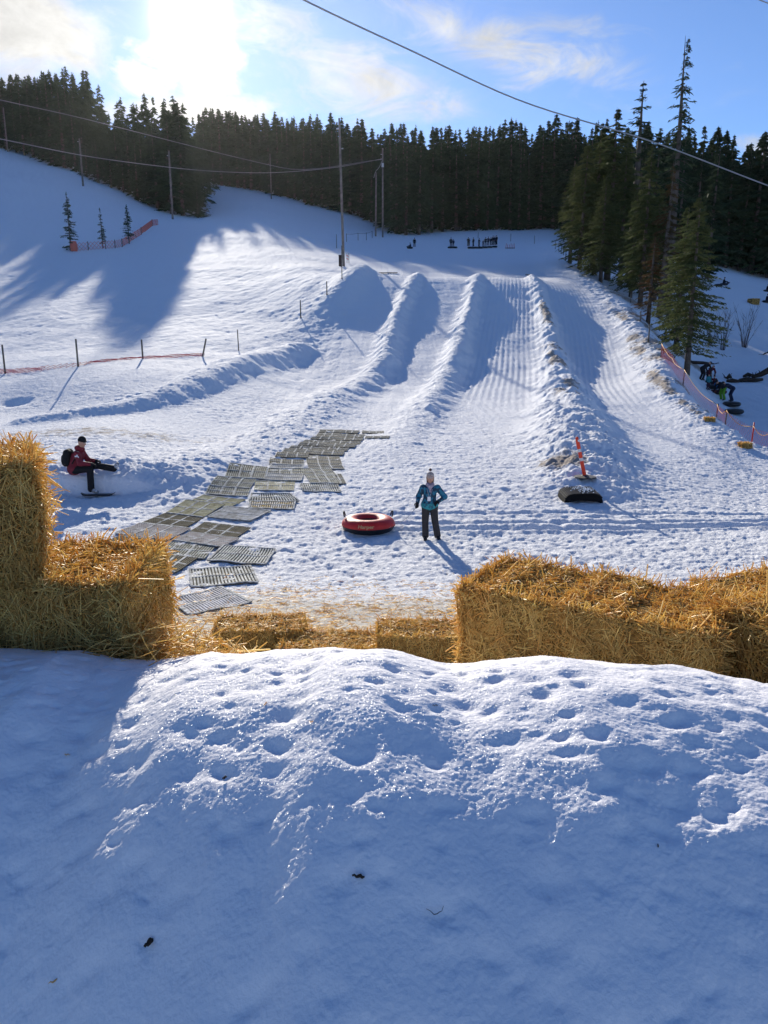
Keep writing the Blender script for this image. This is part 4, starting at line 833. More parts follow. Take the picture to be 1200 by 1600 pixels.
MB().box(V3(-.02,-.205,1.07)*GK+V3(0,-.0,0), (.062, .006, .085)).build('pass_card', mat('white_card', (.72, .74, .78), .5), GIRL, False)
MB().tube([V3(-.075,-.13,1.31)*GK, V3(-.035,-.185,1.16)*GK, V3(-.02,-.2,1.11)*GK, V3(.01,-.185,1.16)*GK, V3(.07,-.13,1.31)*GK], .004, 5).build('lanyard', mat('lanyard', (.45,.4,.45), .7), GIRL)
obj('scarf', sdf_mesh('scarf', [(V3(-.06,-.06,1.40)*GK, V3(.0,-.10,1.36)*GK, .04, .045), (V3(.06,-.06,1.40)*GK, V3(.0,-.10,1.36)*GK, .04, .045), (V3(0,-.10,1.36)*GK, V3(.01,-.14,1.24)*GK, .035, .022)], .008, .02), mat('pale_scarf', (.42, .36, .42), .9, noise=(25, (.20, .16, .22), 1)), GIRL)
# ---- snow tube
M_RED = mat('red_nylon', (.55, .028, .022), .5, noise=(5, (.42, .012, .014), .6), bump=(7, .35, .02), spec=.4); M_TBLK = mat('black_vinyl', (.012, .012, .013), .45, spec=.4); M_GOLD = mat('tan_letters', (.55, .38, .18), .7); M_ROPE = mat('grey_rope', (.35, .36, .38), .7)
def tube_parts(root, R0=.40, r=.20, matl=M_RED, n=48, tilt=0):
    top = [(R0+r*.98*math.cos(a), r*.86+r*.80*math.sin(a)) for a in np.linspace(math.radians(-6), math.radians(150), 22)]
    MB().lathe(top, n=n).build('cover', matl, root)
    bot = [(R0+r*.96*math.cos(a), r*.86+r*.80*math.sin(a)) for a in np.linspace(math.radians(150), math.radians(354), 18)]; bot[-1] = (R0+r*.985*math.cos(math.radians(-6)), bot[-1][1])
    MB().lathe(bot, n=n).build('base', M_TBLK, root)
    MB().lathe([(R0+r*1.0*math.cos(a)+.004*math.cos(q), r*.86+r*.80*math.sin(a)+.006*math.sin(q)) for a in (math.radians(-6),) for q in np.linspace(0, 6.28, 8)], n=n).build('seam', M_TBLK, root)
    MB().lathe([(0, .06), (R0-r*.7, .07)], n=n).build('seat_mesh', M_TBLK, root)
TP = on_ground(575, 838, lift=.0); TP = TP+Vector((0, .42, -.02)); TUBE = empty('snow_tube', TP, (-.02, 0, .05), label='red snow tube with black base and the word Harper on its side', cat='snow tube')
tube_parts(TUBE, .365, .19)
for s in (-1, 1):
    c = Vector((s*.49, .12, .335)); MB().tube([c+Vector((-.02*s,.07,-.03)), c+Vector((0,.055,.05)), c+Vector((.015*s,0,.075)), c+Vector((.02*s,-.055,.045)), c+Vector((0,-.07,-.04))], .014, 6).build('handle', M_TBLK, TUBE)
def lettering(text, size, m, parent, mapper, name='lettering', bold=.0, extrude=.002):
    cu = bpy.data.curves.new(name, 'FONT'); cu.body = text; cu.size = size; cu.extrude = extrude; cu.offset = bold; cu.align_x = 'CENTER'; cu.resolution_u = 3
    t = bpy.data.objects.new('t', cu); COL.objects.link(t); bpy.context.view_layer.update(); dg = bpy.context.evaluated_depsgraph_get(); me = bpy.data.meshes.new_from_object(t.evaluated_get(dg)); bpy.data.objects.remove(t)
    for v in me.vertices: v.co = mapper(v.co)
    me.name = name; return obj(name, me, m, parent)
def on_tube(c):
    R0, r = .365, .19; th = -math.pi/2-.12+c.x/(R0+r); a = math.radians(18)+(c.y-.03)/r*1.02; rr = r*1.0+.005+c.z; return Vector(((R0+rr*math.cos(a))*math.cos(th), (R0+rr*math.cos(a))*math.sin(th), r*.86+rr*.8*math.sin(a)))
lettering('Harper', .115, M_GOLD, TUBE, on_tube, bold=.002)
h0 = Vector(GP)+Euler((0,0,-.08)).to_matrix()@Vector(tuple(V3(-.30,-.17,.90)*GK)); inv = Euler((-.02,0,.05)).to_matrix().inverted()
h1 = inv@(h0-TP); rp = [h1+Vector((.0,0,.10)), h1]
e1 = Vector((.50, -.18, .20))
for k in range(1, 9): t = k/9; q = h1.lerp(e1, t); q.z -= .12*math.sin(math.pi*t)*.8; rp.append(q)
rp += [e1, Vector((.44,-.33,.17)), Vector((.33,-.44,.145))]
MB().tube(rp, .005, 6).build('tow_rope', M_ROPE, TUBE)

# ---- the seated patroller
M_PRED = mat('red_jacket', (.22, .022, .035), .7, noise=(6, (.15, .012, .022), .8), bump=(12, .5, .02)); M_WHT = mat('white_patch', (.7, .7, .72), .6)
k_ = 1.02; SP = Vector((SEATP[0]+.0, SEATP[1], 0)); sz = float(gz(SEATP[0]-.1, SEATP[1]+.2)[0]); fz = float(gz(SEATP[0]+.25, SEATP[1]-.35)[0])
seatp = on_ground(143, 728); 
HX = SEATP[0]-.28; HY = SEATP[1]-.02; DROP = sz+.11-fz
J = dict(head=(.05,0,.70), neck=(.0,0,.535), chest=(-.09,0,.33), pelvis=(-.20,0,.06), shL=(-.02,.17,.45), shR=(-.02,-.17,.45), hipL=(-.16,.09,.04), hipR=(-.16,-.09,.04), knL=(.31,.12,.11), knR=(.24,-.12,.07), anL=(.74,.13,.03), anR=(.24,-.16,-min(DROP, .54)+.10), toeL=(.83,.13,.15), toeR=(.39,-.20,-min(DROP, .54)+.055), elL=(.08,.22,.23), wrL=(.28,.17,.22), elR=(.06,-.24,.22), wrR=(.27,-.16,.19), face=(1,-.15,-.05))
J = {a: (b[0], b[1], b[2]) for a, b in J.items()}
# the pose is written facing +X, so no further turn
PAT = person((HX, HY, sz+.11), 0, J, 1.74, 'seated ski patroller in a dark red jacket with backpack, one leg stretched out', M_PRED, M_BLK, mat('black_beanie', (.01,.01,.012), .9), res=.010, fatten=1.0, thumb=(-1, 1), palmn=((0, 0, -1), (0, 0, -1)), boots=mat('boot_grey', (.10,.10,.11), .5, noise=(14, (.6,.6,.62), 1)))
obj('hood', sdf_mesh('hood', [(V3(-.05,-.07,.57), V3(-.05,.07,.57), .06, .06), (V3(.04,0,.53), V3(-.02,0,.56), .07, .08)], .01, .03), M_PRED, PAT)
MB().tube([V3(.125,-.07,.715), V3(.15,-.03,.72), V3(.155,.02,.72)], .018, 6).build('sunglasses', mat('dark_lens', (.02,.015,.01), .15), PAT)
pc = MB(); rot = Euler((0, .25, 0)).to_matrix(); pc.box((-.0,-.252,.385), (.032,.012,.10), rot); pc.box((-.0,-.253,.385), (.10,.012,.032), rot); pc.build('white_cross', M_WHT, PAT, False)
bp = obj('backpack', sdf_mesh('backpack', [(V3(-.30,-.07,.44), V3(-.34,-.07,.22), .10, .11), (V3(-.30,.07,.44), V3(-.34,.07,.22), .10, .11), (V3(-.42,0,.34), V3(-.42,0,.24), .06, .07)], .012, .05), M_BLK, PAT)
MB().tube([V3(-.26,-.13,.50), V3(-.12,-.165,.50), V3(-.05,-.20,.36), V3(-.16,-.19,.20)], .016, 6).build('backpack_strap', M_BLK, PAT)
# snowboard under his foot
sb = MB(); n = 14; bz = fz-(sz+.11)
pts = []
for i in range(n+1):
    t = i/n*2-1; w = .12*(1-.35*abs(t)**6)*(1 if abs(t) < .93 else .6); z = .012+.05*max(0, abs(t)-.82)/.18
    pts.append((t*.40, w, z))
V_, F_ = [], []
for x, w, z in pts: V_ += [(x,-w,z),(x,w,z),(x,w,z-.012),(x,-w,z-.012)]
for i in range(n):
    a = i*4; F_ += [(a,a+4,a+5,a+1),(a+1,a+5,a+6,a+2),(a+2,a+6,a+7,a+3),(a+3,a+7,a+4,a)]
F_ += [(0,1,2,3),(n*4+3,n*4+2,n*4+1,n*4)]; sb.add(V_, F_)
bx, by = HX+.42, HY-.2; o = sb.build('snowboard', mat('board_black', (.015,.015,.02), .3)); o.location = (bx, by, max(float(gz(bx, by)[0])+.02, sz+.11-.56)); o.rotation_euler = (0, 0, .12); tag(o, 'short dark board lying under the seated patroller\'s foot', 'snowboard')

# ---- far riders
CL = {c: mat('cloth_'+n, v, .8) for c, n, v in (('k','black',(.012,.012,.016)),('n','navy',(.012,.02,.05)),('r','dark_red',(.10,.012,.018)),('t','teal',(.03,.22,.25)),('g','lime',(.12,.30,.02)),('b','blue',(.03,.12,.28)),('d','charcoal',(.03,.03,.035)),('p','plum',(.05,.02,.04)),('w','pale',(.4,.42,.45)))}
def rider(u, v, H, pose, rz, label, jc, tc_, hc, group, d=None, res=.032, dz=0):
    p = on_ground(u, v, d); kk = H/1.7
    return person(p+Vector((0,0,dz)), rz, pose(kk) if callable(pose) else pose, H, label, CL[jc], CL[tc_], CL[hc], res=res, group=group, face=res < .03, fingers=res < .025)
def far_tube(u, v, label, group, d=None, matl=None, sc=1., rz=0):
    p = on_ground(u, v, d); e = empty('snow_tube', p, (0,0,rz), sc, label=label, cat='snow tube', group=group); tube_parts(e, .40, .19, matl or M_TBLK, 20); return e
RD = 'riders waiting at the top of the lanes'; TT_ = 'tubes waiting at the top of the lanes'
sp = lambda kk: stand_pose(kk); sf = lambda kk: stand_pose(kk, 'front')
rider(647.5,386,1.72,sp,.3,'dark figure standing beside a seated one, set well apart from the line',*'kkk',RD); rider(641,388,1.5,lambda q: sit_pose(q, base=.25),-1.2,'dark figure seated on a tube beside the lone standing rider',*'ndk',RD); far_tube(640.5,388.5,'tube under the lone seated rider',TT_)
rider(704.5,385.5,1.7,sp,.1,'taller of the two riders standing together behind one tube',*'kkk',RD); rider(708.2,385.5,1.4,sp,-.2,'smaller of the two riders standing together behind one tube',*'nkn',RD); far_tube(704,388,'left of two tubes in front of the standing pair',TT_); far_tube(710,388,'right of two tubes in front of the standing pair',TT_)
rr = random.Random(3)
LN = [(731.5,385,1.7,'first of the waiting line, holding a tall pole','k'),(732.8,384,1.4,'child close behind the first of the line','n'),(739.5,385.5,1.7,'second adult of the waiting line, standing clear','k'),(748.3,385.5,1.6,'broad figure in the middle of the waiting line','n'),(754.8,385.5,1.25,'short child in the waiting line','p'),(758.6,384.5,1.65,'rider behind the short child','k'),(762.8,384,1.7,'rider in dark clothes at the line\'s third gap','d'),(767,383.5,1.6,'rider just before the close cluster','k'),(770,383,1.8,'tall rider of the close cluster','k'),(773,382.7,1.75,'rider in the middle of the close cluster','n'),(775.8,382.5,1.8,'rider at the far end of the close cluster','k')]
for u, v, H, l, c in LN: rider(u, v, H, sf if rr.random() < .4 else sp, rr.uniform(-1.2, 1.2), 'dark figure, '+l, c, 'k', 'k', RD)
for i, u in enumerate((735,742.5,750,757.5,765,772.5)): far_tube(u, 388.4-.5*max(0, i-2), ['first','second','third','fourth','fifth','last'][i]+' tube in the row at the feet of the waiting line', TT_, rz=rr.random())
RG = 'group beside the orange net'
bp_ = lambda kk: bend_pose(kk)
rider(1096,622,1.75,bp_,1.9,'adult in black bending over a tube at the far side of the group','k','k','k',RG,d=57,res=.02); rider(1106,622,1.7,bp_,2.3,'adult in a dark red hooded jacket bending in the group','r','k','r',RG,d=58,res=.02)
rider(1106,628,1.15,sp,.4,'small child in a turquoise coat standing in the group','t','p','r',RG,d=54.5,res=.018); rider(1118,627,1.3,lambda q: sit_pose(q, base=.25),.6,'child in bright blue seated on a tube','b','k','d',RG,d=56,res=.018); rider(1115,622,1.3,lambda q: sit_pose(q, base=.25),-.5,'child in dark red seated behind the turquoise coat','r','k','k',RG,d=58,res=.018)
rider(1129,636,1.8,bp_,-1.2,'adult in black jacket and lime green trousers leaning over','k','g','k',RG,d=53.5,res=.018); rider(1143,636,1.75,bp_,-1.7,'adult in navy bending down beside the lime green trousers','n','n','k',RG,d=54,res=.018)
TG = 'tubes beside the orange net'
far_tube(1122,634,'tube that the blue child sits on, behind the net',TG,d=55.5,matl=CL['r']); far_tube(1112,631,'tube under the dark red child, behind the net',TG,d=56.5); far_tube(1143,640,'black tube on the snow behind the bending adults',TG,d=52); far_tube(1147,648,'lowest black tube, half hidden by the orange net',TG,d=49.5)
RU = 'riders sliding down the lower run'
for i, (u, v, l) in enumerate(((1131,446,'rider sliding on a tube high on the shaded lower run'),(1198,473,'rider on a tube beside the distant straw bale'),(1199,456,'rider just entering at the picture edge above the distant straw bale'))):
    far_tube(u, v, 'tube carrying the '+l, 'tubes on the lower run'); rider(u, v, 1.6, lambda q: sit_pose(q, base=.3), 1.4, l, 'k', 'n', 'k', RU)
far_tube(1122.5,447.5,'empty tube next to the rider high on the lower run','tubes on the lower run')
# ------------------------------------------------------------ rubber mats down the run-out
MZ = [((320,725),(510,675),(620,730),(395,775),'w'),((400,605),(620,592),(648,652),(408,668),'s'),((530,512),(715,525),(680,582),(470,568),'s'),((300,548),(415,562),(335,615),(265,590),'d'),((290,492),(485,508),(440,558),(230,541),'m'),
((120,475),(300,490),(190,535),(20,515),'d'),((200,425),(385,445),(300,488),(110,462),'p'),((400,462),(575,485),(510,515),(332,490),'p'),((455,420),(620,440),(555,485),(390,462),'d'),((300,385),(440,400),(370,438),(215,420),'d'),((540,360),(700,375),(625,412),(470,398),'f'),
((380,335),(520,350),(440,398),(308,382),'y'),((450,312),(600,330),(540,358),(390,340),'y'),((475,275),(620,288),(610,315),(460,305),'m'),((505,240),(645,250),(620,285),(480,272),'m'),((555,190),(690,205),(675,248),(538,240),'m'),
((655,256),(795,258),(790,292),(650,290),'y'),((640,305),(780,308),(810,335),(630,335),'s'),((635,337),(797,340),(790,368),(630,362),'c'),((700,228),(828,232),(822,256),(690,252),'f'),((705,208),(830,208),(830,230),(700,228),'m'),((715,190),(830,192),(830,206),(710,206),'f'),((712,168),(832,175),(830,194),(708,190),'g'),((740,145),(850,150),(848,166),(730,162),'g'),
((850,155),(970,160),(980,190),(855,185),'g'),((856,188),(975,190),(990,210),(865,208),'g'),((830,210),(935,208),(960,235),(850,236),'m'),((850,236),(950,236),(975,268),(868,265),'m'),((932,230),(980,230),(998,265),(952,265),'g'),((828,268),(960,266),(975,298),(838,295),'s'),
((770,130),(890,133),(880,150),(758,145),'g'),((880,137),(990,140),(985,155),(870,152),'g'),((795,117),(905,120),(900,132),(783,130),'g'),((905,123),(1010,125),(1000,138),(900,136),'g'),((830,105),(925,107),(920,119),(820,117),'g'),((925,110),(1040,113),(1030,125),(920,123),'g'),((850,94),(950,96),(945,106),(838,104),'g'),((950,98),(1055,102),(1050,112),(945,110),'g'),
((880,80),(970,82),(965,94),(868,92),'g'),((970,84),(1065,88),(1060,99),(965,97),'g'),((897,68),(975,69),(972,80),(890,80),'g'),((975,71),(1072,74),(1065,84),(972,82),'g'),((905,56),(980,56),(977,67),(900,67),'g'),((983,57),(1050,60),(1045,70),(978,68),'g'),((1070,58),(1145,60),(1145,68),(1068,67),'g'),((1085,80),(1168,80),(1165,89),(1080,88),'g')]
ML = ['frosted mat lying lowest of all on the straw littered ground','pale ribbed mat curling at its edges just above the lowest one','ribbed mat with yellow streaks on the tube side, just above the pale curled one','small dark mat end reaching toward the straw bale stack','greenish grey slotted mat above the small dark end','dark brown mat whose corner runs behind the stacked straw bales','pinkish snow dusted mat between two dark ones','pale dusted mat with a dark lump of snow at its lower edge','very dark mat with two pale cross lines in the wide lower part','dark mat with pale cross lines above the pinkish one','whitish mat almost hidden by snow on the tube side','yellow green mat above the darker cross lined one','long yellowish mat at the upper end of the wide lower part','grey ribbed mat with white cross joints, lowest of three along the berm side','grey ribbed mat, middle of three along the berm side','grey ribbed mat, highest of three along the berm side',
'yellowish ribbed mat alone in the middle of the strip','ribbed mat overlapping the multicoloured one','mat with bright white and orange ribs under a ribbed one','faint snow filled mat above the yellowish middle one','narrow grey mat with white ribs in the middle of the strip','thin sliver of snowy mat in the middle of the strip','dark edged mat heading the middle column','broad grey mat just above the middle column',
'dark ribbed mat heading the column nearest the tube','second grey mat of the column nearest the tube','third mat of the column nearest the tube, turned slightly','fourth mat of the column nearest the tube, with pale ribs','short mat sticking out of the column toward the tube','last mat of the column nearest the tube, strongly ribbed']
for i, n in enumerate(('first','second','third','fourth','fifth','sixth','seventh')): ML += [f'flat grey mat on the berm side, {n} row up the upper strip', f'flat grey mat on the open side, {n} row up the upper strip']
ML += ['lone flat grey mat off the upper strip, the higher of two','lone flat grey mat off the upper strip, the lower of two']
def slat_mat(nm, rib, snow, amt, rib2=None):
    g = .02 if nm in ('mat_frosted', 'mat_ribbed') else .05; q = .8 if nm == 'mat_frosted' else .9 if nm in ('mat_pinkish', 'mat_faint', 'mat_yellowish', 'mat_coloured') else 1.05
    return mat(nm, tuple(c*q for c in rib), .9, noise=(7, tuple(c*q for c in snow), amt), bump=(40, .5, .01), spec=g)
RIB = {'w': slat_mat('mat_frosted', (.55,.53,.52), (.85,.84,.88), .9), 's': slat_mat('mat_ribbed', (.34,.34,.31), (.75,.75,.70), 1), 'd': slat_mat('mat_dark', (.10,.088,.065), (.20,.18,.13), 1), 'm': slat_mat('mat_mixed', (.19,.185,.15), (.52,.52,.45), 1), 'p': slat_mat('mat_pinkish', (.42,.36,.32), (.66,.62,.60), 1), 'f': slat_mat('mat_faint', (.36,.35,.32), (.70,.71,.72), 1), 'y': slat_mat('mat_yellowish', (.30,.27,.14), (.62,.60,.42), 1), 'g': slat_mat('mat_grey', (.13,.125,.11), (.26,.26,.24), 1), 'c': slat_mat('mat_coloured', (.50,.33,.05), (.75,.75,.76), 1)}
M_MBASE = mat('mat_rubber', (.03,.027,.024), .9, noise=(9, (.10,.095,.085), 1), spec=.05); M_MJOIN = mat('mat_joint', (.16,.155,.14), .85, noise=(12, (.6,.62,.64), 1), spec=.05)
M_MBP = mat('mat_rubber_dusty', (.16,.15,.13), .9, noise=(9, (.50,.50,.50), 1), spec=.05)
for i, (c0, c1, c2, c3, st) in enumerate(MZ):
    far = st == 'g' and min(c0[1], c1[1]) < 165
    Q = [on_ground(140+x/2.5, 650+y/2.5, detail=False) for x, y in (c0, c1, c2, c3)]     # far-left, far-right, near-right, near-left
    cen = sum(Q, Vector())/4; lift = .02+.006*(i % 4); Q = [q+(q-cen)*.07 for q in Q]
    def at(s_, t_, h):
        p = (Q[0]*(1-s_)+Q[1]*s_)*(1-t_)+(Q[3]*(1-s_)+Q[2]*s_)*t_; return p.x, p.y, h
    ns = 14; nt = 8; g_s, g_t = np.meshgrid(np.linspace(0, 1, ns+1), np.linspace(0, 1, nt+1), indexing='ij')
    XY = np.array([at(a, b, 0)[:2] for a, b in zip(g_s.ravel(), g_t.ravel())]); G = gz(XY[:,0], XY[:,1]).reshape(ns+1, nt+1)+lift+.02*perlin(g_s*2+i, g_t*2, 4)*(2.0 if st in 'sw' else .3)
    def hgt(a, b):
        x, y = a*ns, b*nt; i0, j0 = min(int(x), ns-1), min(int(y), nt-1); fx, fy = x-i0, y-j0
        return (G[i0,j0]*(1-fx)+G[i0+1,j0]*fx)*(1-fy)+(G[i0,j0+1]*(1-fx)+G[i0+1,j0+1]*fx)*fy
    def strip(mb, a0, b0, a1, b1, w, th, n, up=0):          # a bar from (a0,b0) to (a1,b1), half width w in metres
        p0, p1 = Vector(at(a0, b0, 0)), Vector(at(a1, b1, 0)); d = (p1-p0).normalized(); sd = Vector((-d.y, d.x, 0))*w; V_, F_ = [], []
        for k in range(n+1):
            t = k/n; a, b = a0+(a1-a0)*t, b0+(b1-b0)*t; p = Vector(at(a, b, 0)); z = hgt(a, b)+up
            V_ += [(p.x-sd.x, p.y-sd.y, z), (p.x+sd.x, p.y+sd.y, z), (p.x+sd.x, p.y+sd.y, z-th), (p.x-sd.x, p.y-sd.y, z-th)]
        for k in range(n):
            q = k*4; F_ += [(q,q+1,q+5,q+4),(q+1,q+2,q+6,q+5),(q+2,q+3,q+7,q+6),(q+3,q,q+4,q+7)]
        F_ += [(0,3,2,1),(n*4,n*4+1,n*4+2,n*4+3)]; mb.add(V_, F_)
    root = empty('rubber_mat', (0,0,0), label=ML[i], cat='rubber mat', group='rubber mats laid on the run-out'); root.location = cen
    W_ = (Q[1]-Q[0]).length; nr = max(8, int(W_/.052)); base = MB(); V_, F_ = [], []
    for a in range(ns+1):
        for b in range(nt+1): x, y, _ = at(a/ns, b/nt, 0); V_.append((x, y, G[a, b]-.012))
    F_ = [(a*(nt+1)+b, (a+1)*(nt+1)+b, (a+1)*(nt+1)+b+1, a*(nt+1)+b+1) for a in range(ns) for b in range(nt)]
    nv = len(V_); V_ += [(x, y, z-.012) for x, y, z in V_]; F_ += [tuple(reversed([q+nv for q in f])) for f in F_[:ns*nt]]
    for a in range(ns): F_ += [(a*(nt+1), a*(nt+1)+nv, (a+1)*(nt+1)+nv, (a+1)*(nt+1)), (a*(nt+1)+nt, (a+1)*(nt+1)+nt, (a+1)*(nt+1)+nt+nv, a*(nt+1)+nt+nv)]
    for b in range(nt): F_ += [(b, b+1, b+1+nv, b+nv), (ns*(nt+1)+b, ns*(nt+1)+b+nv, ns*(nt+1)+b+1+nv, ns*(nt+1)+b+1)]
    base.add(V_, F_); o = base.build('backing', M_MBP if st in 'pfwy' else M_MBASE, root, False); ribs = MB()
    if st in 'dp':                                         # mats with rows of holes: bars both ways
        for k in range(nr+1): strip(ribs, k/nr, 0, k/nr, 1, .011, .014, 5, .004)
        nt2 = max(6, int((Q[3]-Q[0]).length/.07))
        for k in range(nt2+1): strip(ribs, 0, k/nt2, 1, k/nt2, .011, .014, 5)
    else:
        for k in range(nr+1): strip(ribs, k/nr, 0, k/nr, 1, .0135, .016, 4 if far else 6)
    o2 = ribs.build('rib', RIB[st], root, False); jn = MB()
    for b in ((.5,) if far else (.0, .5, 1.)) : strip(jn, 0, b, 1, b, .016, .016, 10, .006)
    for a in ((.33, .66) if st in 'dmpyg' else (0., 1.)): strip(jn, a, 0, a, 1, .02, .016, 6, .009)
    o3 = jn.build('joint_strip', M_MJOIN, root, False); o2.name = 'ribs'
    for q in (o, o2, o3): q.data.transform(Matrix.Translation(-cen))
# ------------------------------------------------------------ marker post and curled mat
M_ORG = mat('marker_orange', (.78, .055, .018), .45, noise=(3, (.62,.04,.015), .6), spec=.4); M_RFL = mat('reflective_band', (.62,.58,.58), .35, spec=.5)
p = on_ground(913, 748); e = empty('marker_post', p+Vector((0,0,.03)), (0,0,.3), label='orange plastic marker post with two reflective bands leaning on its black foot', cat='marker post')
b = MB(); b.lathe([(0,.0),(.27,.0),(.285,.012),(.28,.03),(.10,.045),(.06,.07),(0,.07)], n=8); b.build('rubber_foot', mat('foot_black', (.02,.02,.022), .7, noise=(8,(.12,.12,.13),1)), e, False)
tilt = Euler((0, -.27, 0)).to_matrix()@Euler((-.03,0,0)).to_matrix()
def lz(prof, m, nm, squash=None):
    mb = MB(); mb.lathe(prof, n=18)
    if squash: mb.v = [(x, y*(1-squash*max(0, (z-.93)/.2)), z) for x, y, z in mb.v]
    mb.v = [tuple(tilt@Vector(q)) for q in mb.v]; return mb.build(nm, m, e)
lz([(.048,.04),(.047,.45)], M_ORG, 'post'); lz([(.049,.45),(.049,.53)], M_RFL, 'band'); lz([(.047,.53),(.047,.69)], M_ORG, 'post'); lz([(.049,.69),(.049,.77)], M_RFL, 'band'); lz([(.047,.77),(.046,.93),(.044,1.0),(.042,1.06),(.028,1.08),(0,1.085)], M_ORG, 'post_top', .7)
hole = MB(); hole.box((0,-.052,.985),(.035,.01,.05)); hole.v = [tuple(tilt@Vector(q)) for q in hole.v]; hole.build('grip_hole', M_WHT, e, False)
p = on_ground(906, 780); e = empty('curled_mat', p, (0,0,.06), label='thick black ribbed rubber mat with curled ends lying before the marker post', cat='rubber mat'); mb = MB(); n = 30; V_, F_ = [], []
Wd, Dp = .92, .58
for k in range(n+1):
    x = (k/n-.5)*2; h = .055+.13*(1-x**6); 
    for y in (0, 1): V_ += [(x*Wd/2+y*.02*0, -Dp/2+y*Dp, h+y*.06+(-.05 if abs(x) > .97 else 0))]
    for y in (1, 0): V_ += [(x*Wd/2, -Dp/2+y*Dp, max(-.06, h-.17+y*.06))]
for k in range(n): a = k*4; F_ += [(a,a+4,a+5,a+1),(a+1,a+5,a+6,a+2),(a+2,a+6,a+7,a+3),(a+3,a+7,a+4,a)]
F_ += [(0,1,2,3),(n*4+3,n*4+2,n*4+1,n*4)]; mb.add(V_, F_); mb.build('mat_body', mat('curled_rubber', (.008,.008,.009), .8, bump=(30,.6,.01), spec=.1), e, False)
mb = MB()
for k in range(27):
    x = (k+.5)/27*2-1; h = .055+.13*(1-x**6); mb.box((x*Wd/2, 0, h+.038), (.016, Dp*.98, .022), Euler((math.atan2(.06, Dp), 0, 0)).to_matrix())
mb.build('ribs', mat('curled_ribs', (.018,.018,.02), .5, noise=(5,(.07,.07,.08),1), spec=.15), e, False)
g = np.random.default_rng(3); C = []
for k in range(150):
    x = g.normal(.25, .32); y = g.normal(.05, .16)
    if abs(x) < .95 and abs(y) < .3: C.append((x*Wd/2, y, .055+.13*(1-x**6)+.055+y*.1, g.uniform(.008, .022)))
mb = MB()
for x, y, z, r_ in C: mb.lathe([(0,-r_*.6),(r_,0),(r_*.6,r_*.5),(0,r_*.6)], (x, y, z), 6)
mb.build('snow_crumbs', mat('snow_crumb', (.8,.84,.9), .6), e)
# ------------------------------------------------------------ fences
M_WPOST = mat('weathered_wood', (.11,.085,.065), .85, noise=(9,(.22,.19,.16),1), bump=(25,.5,.01)); M_NET = mat('orange_net', (.80,.22,.16), .5, trans=.35); M_NETP = mat('faded_net', (.62,.12,.13), .5, trans=.4); M_NETY = mat('net_rope', (.72,.34,.06), .6)
def net(mb, pts, top, hgt, cell=.11, w=.018, sag=.0, lay=None):
    """diamond mesh netting hung along ground points"""
    P = [Vector(p) for p in pts]; cum = [0]
    for a, b in zip(P, P[1:]): cum.append(cum[-1]+(b-a).length)
    L = cum[-1]; nx = max(2, int(L/cell)); nz = max(2, int(hgt/cell))
    def pos(i, j):
        s = min(max(i/nx, 0), 1)*L; k = max(q for q in range(len(cum)) if cum[q] <= s+1e-9); k = min(k, len(P)-2); t = (s-cum[k])/(cum[k+1]-cum[k]+1e-9)
        p = P[k].lerp(P[k+1], t); sg = sag*math.sin(math.pi*t); h = j/nz*(hgt-sg)
        off = .03*math.sin(s*3+j); q = Vector((p.x+off*.4, p.y+off, p.z+h+.02)); return lay(q, s, j/nz) if lay else q
    for i in range(nx+1):
        for j in range(nz):
            for di in (-1, 1):
                if (i+j) % 2 == 0 and 0 <= i+di <= nx:
                    a, b = pos(i, j), pos(i+di, j+1); d = (b-a).normalized(); sd = Vector((-d.z, 0, d.x))
                    sd = (sd.normalized() if sd.length > .1 else Vector((0,0,1)))*w/2; nn = d.cross(sd).normalized()*w*.2
                    V_ = [a-sd-nn, a+sd-nn, a+nn, b-sd-nn, b+sd-nn, b+nn]; mb.add(V_, [(0,1,4,3),(1,2,5,4),(2,0,3,5)])
                if (i+j) % 2 == 1 and j+1 <= nz and 0 <= i+di <= nx and False: pass
    return pos, nx, nz
def post(root, p, h, r, m, lean=(0,0), nm='post'):
    b = Vector((p.x, p.y, p.z-.25)); t = Vector((p.x+lean[0], p.y+lean[1], p.z+h)); mb = MB(); mb.tube([b, b.lerp(t, .5), t], [r, r*.96, r*.9], 8); mb.build(nm, m, root)
# fallen net on the left slope
FE = empty('fallen_fence', (0,0,0), label='row of wooden posts on the sunny slope with its faded net fallen in the snow', cat='fence')
FPx = [(8,584,541,0),(122,573,532,-.0),(223,561,532,0),(315,557,531,.30),(373,548,517,-.03)]; FP = []
for u, v, tv, ln in FPx: p = on_ground(u, v); FP.append(p); d = p.y*CT-(p.z-CZ)*ST; post(FE, p, (v-tv)/1200*d*1.03, .05 if u != 373 else .035, M_WPOST, (ln, 0))
def layit(q, s, j): z = float(gz(q.x, q.y+j*1.1-.2)[0]); return Vector((q.x, q.y+j*1.1-.2+.1*math.sin(s*1.1), z+.03+.05*abs(math.sin(s*2.3+j*3))))
nb_ = MB(); w0 = FP[0]+Vector((-3,0,0)); net(nb_, [w0, FP[0], FP[0].lerp(FP[1], .5)], 0, 1.0, .16, .02, lay=layit); net(nb_, [FP[1].lerp(FP[2], .1), FP[2], FP[3]], 0, .9, .15, .02, lay=layit); net(nb_, [FP[0].lerp(FP[1],.5), FP[1], FP[1].lerp(FP[2], .1)], 0, .35, .15, .02, lay=layit); nb_.build('netting', M_NETP, FE, False)
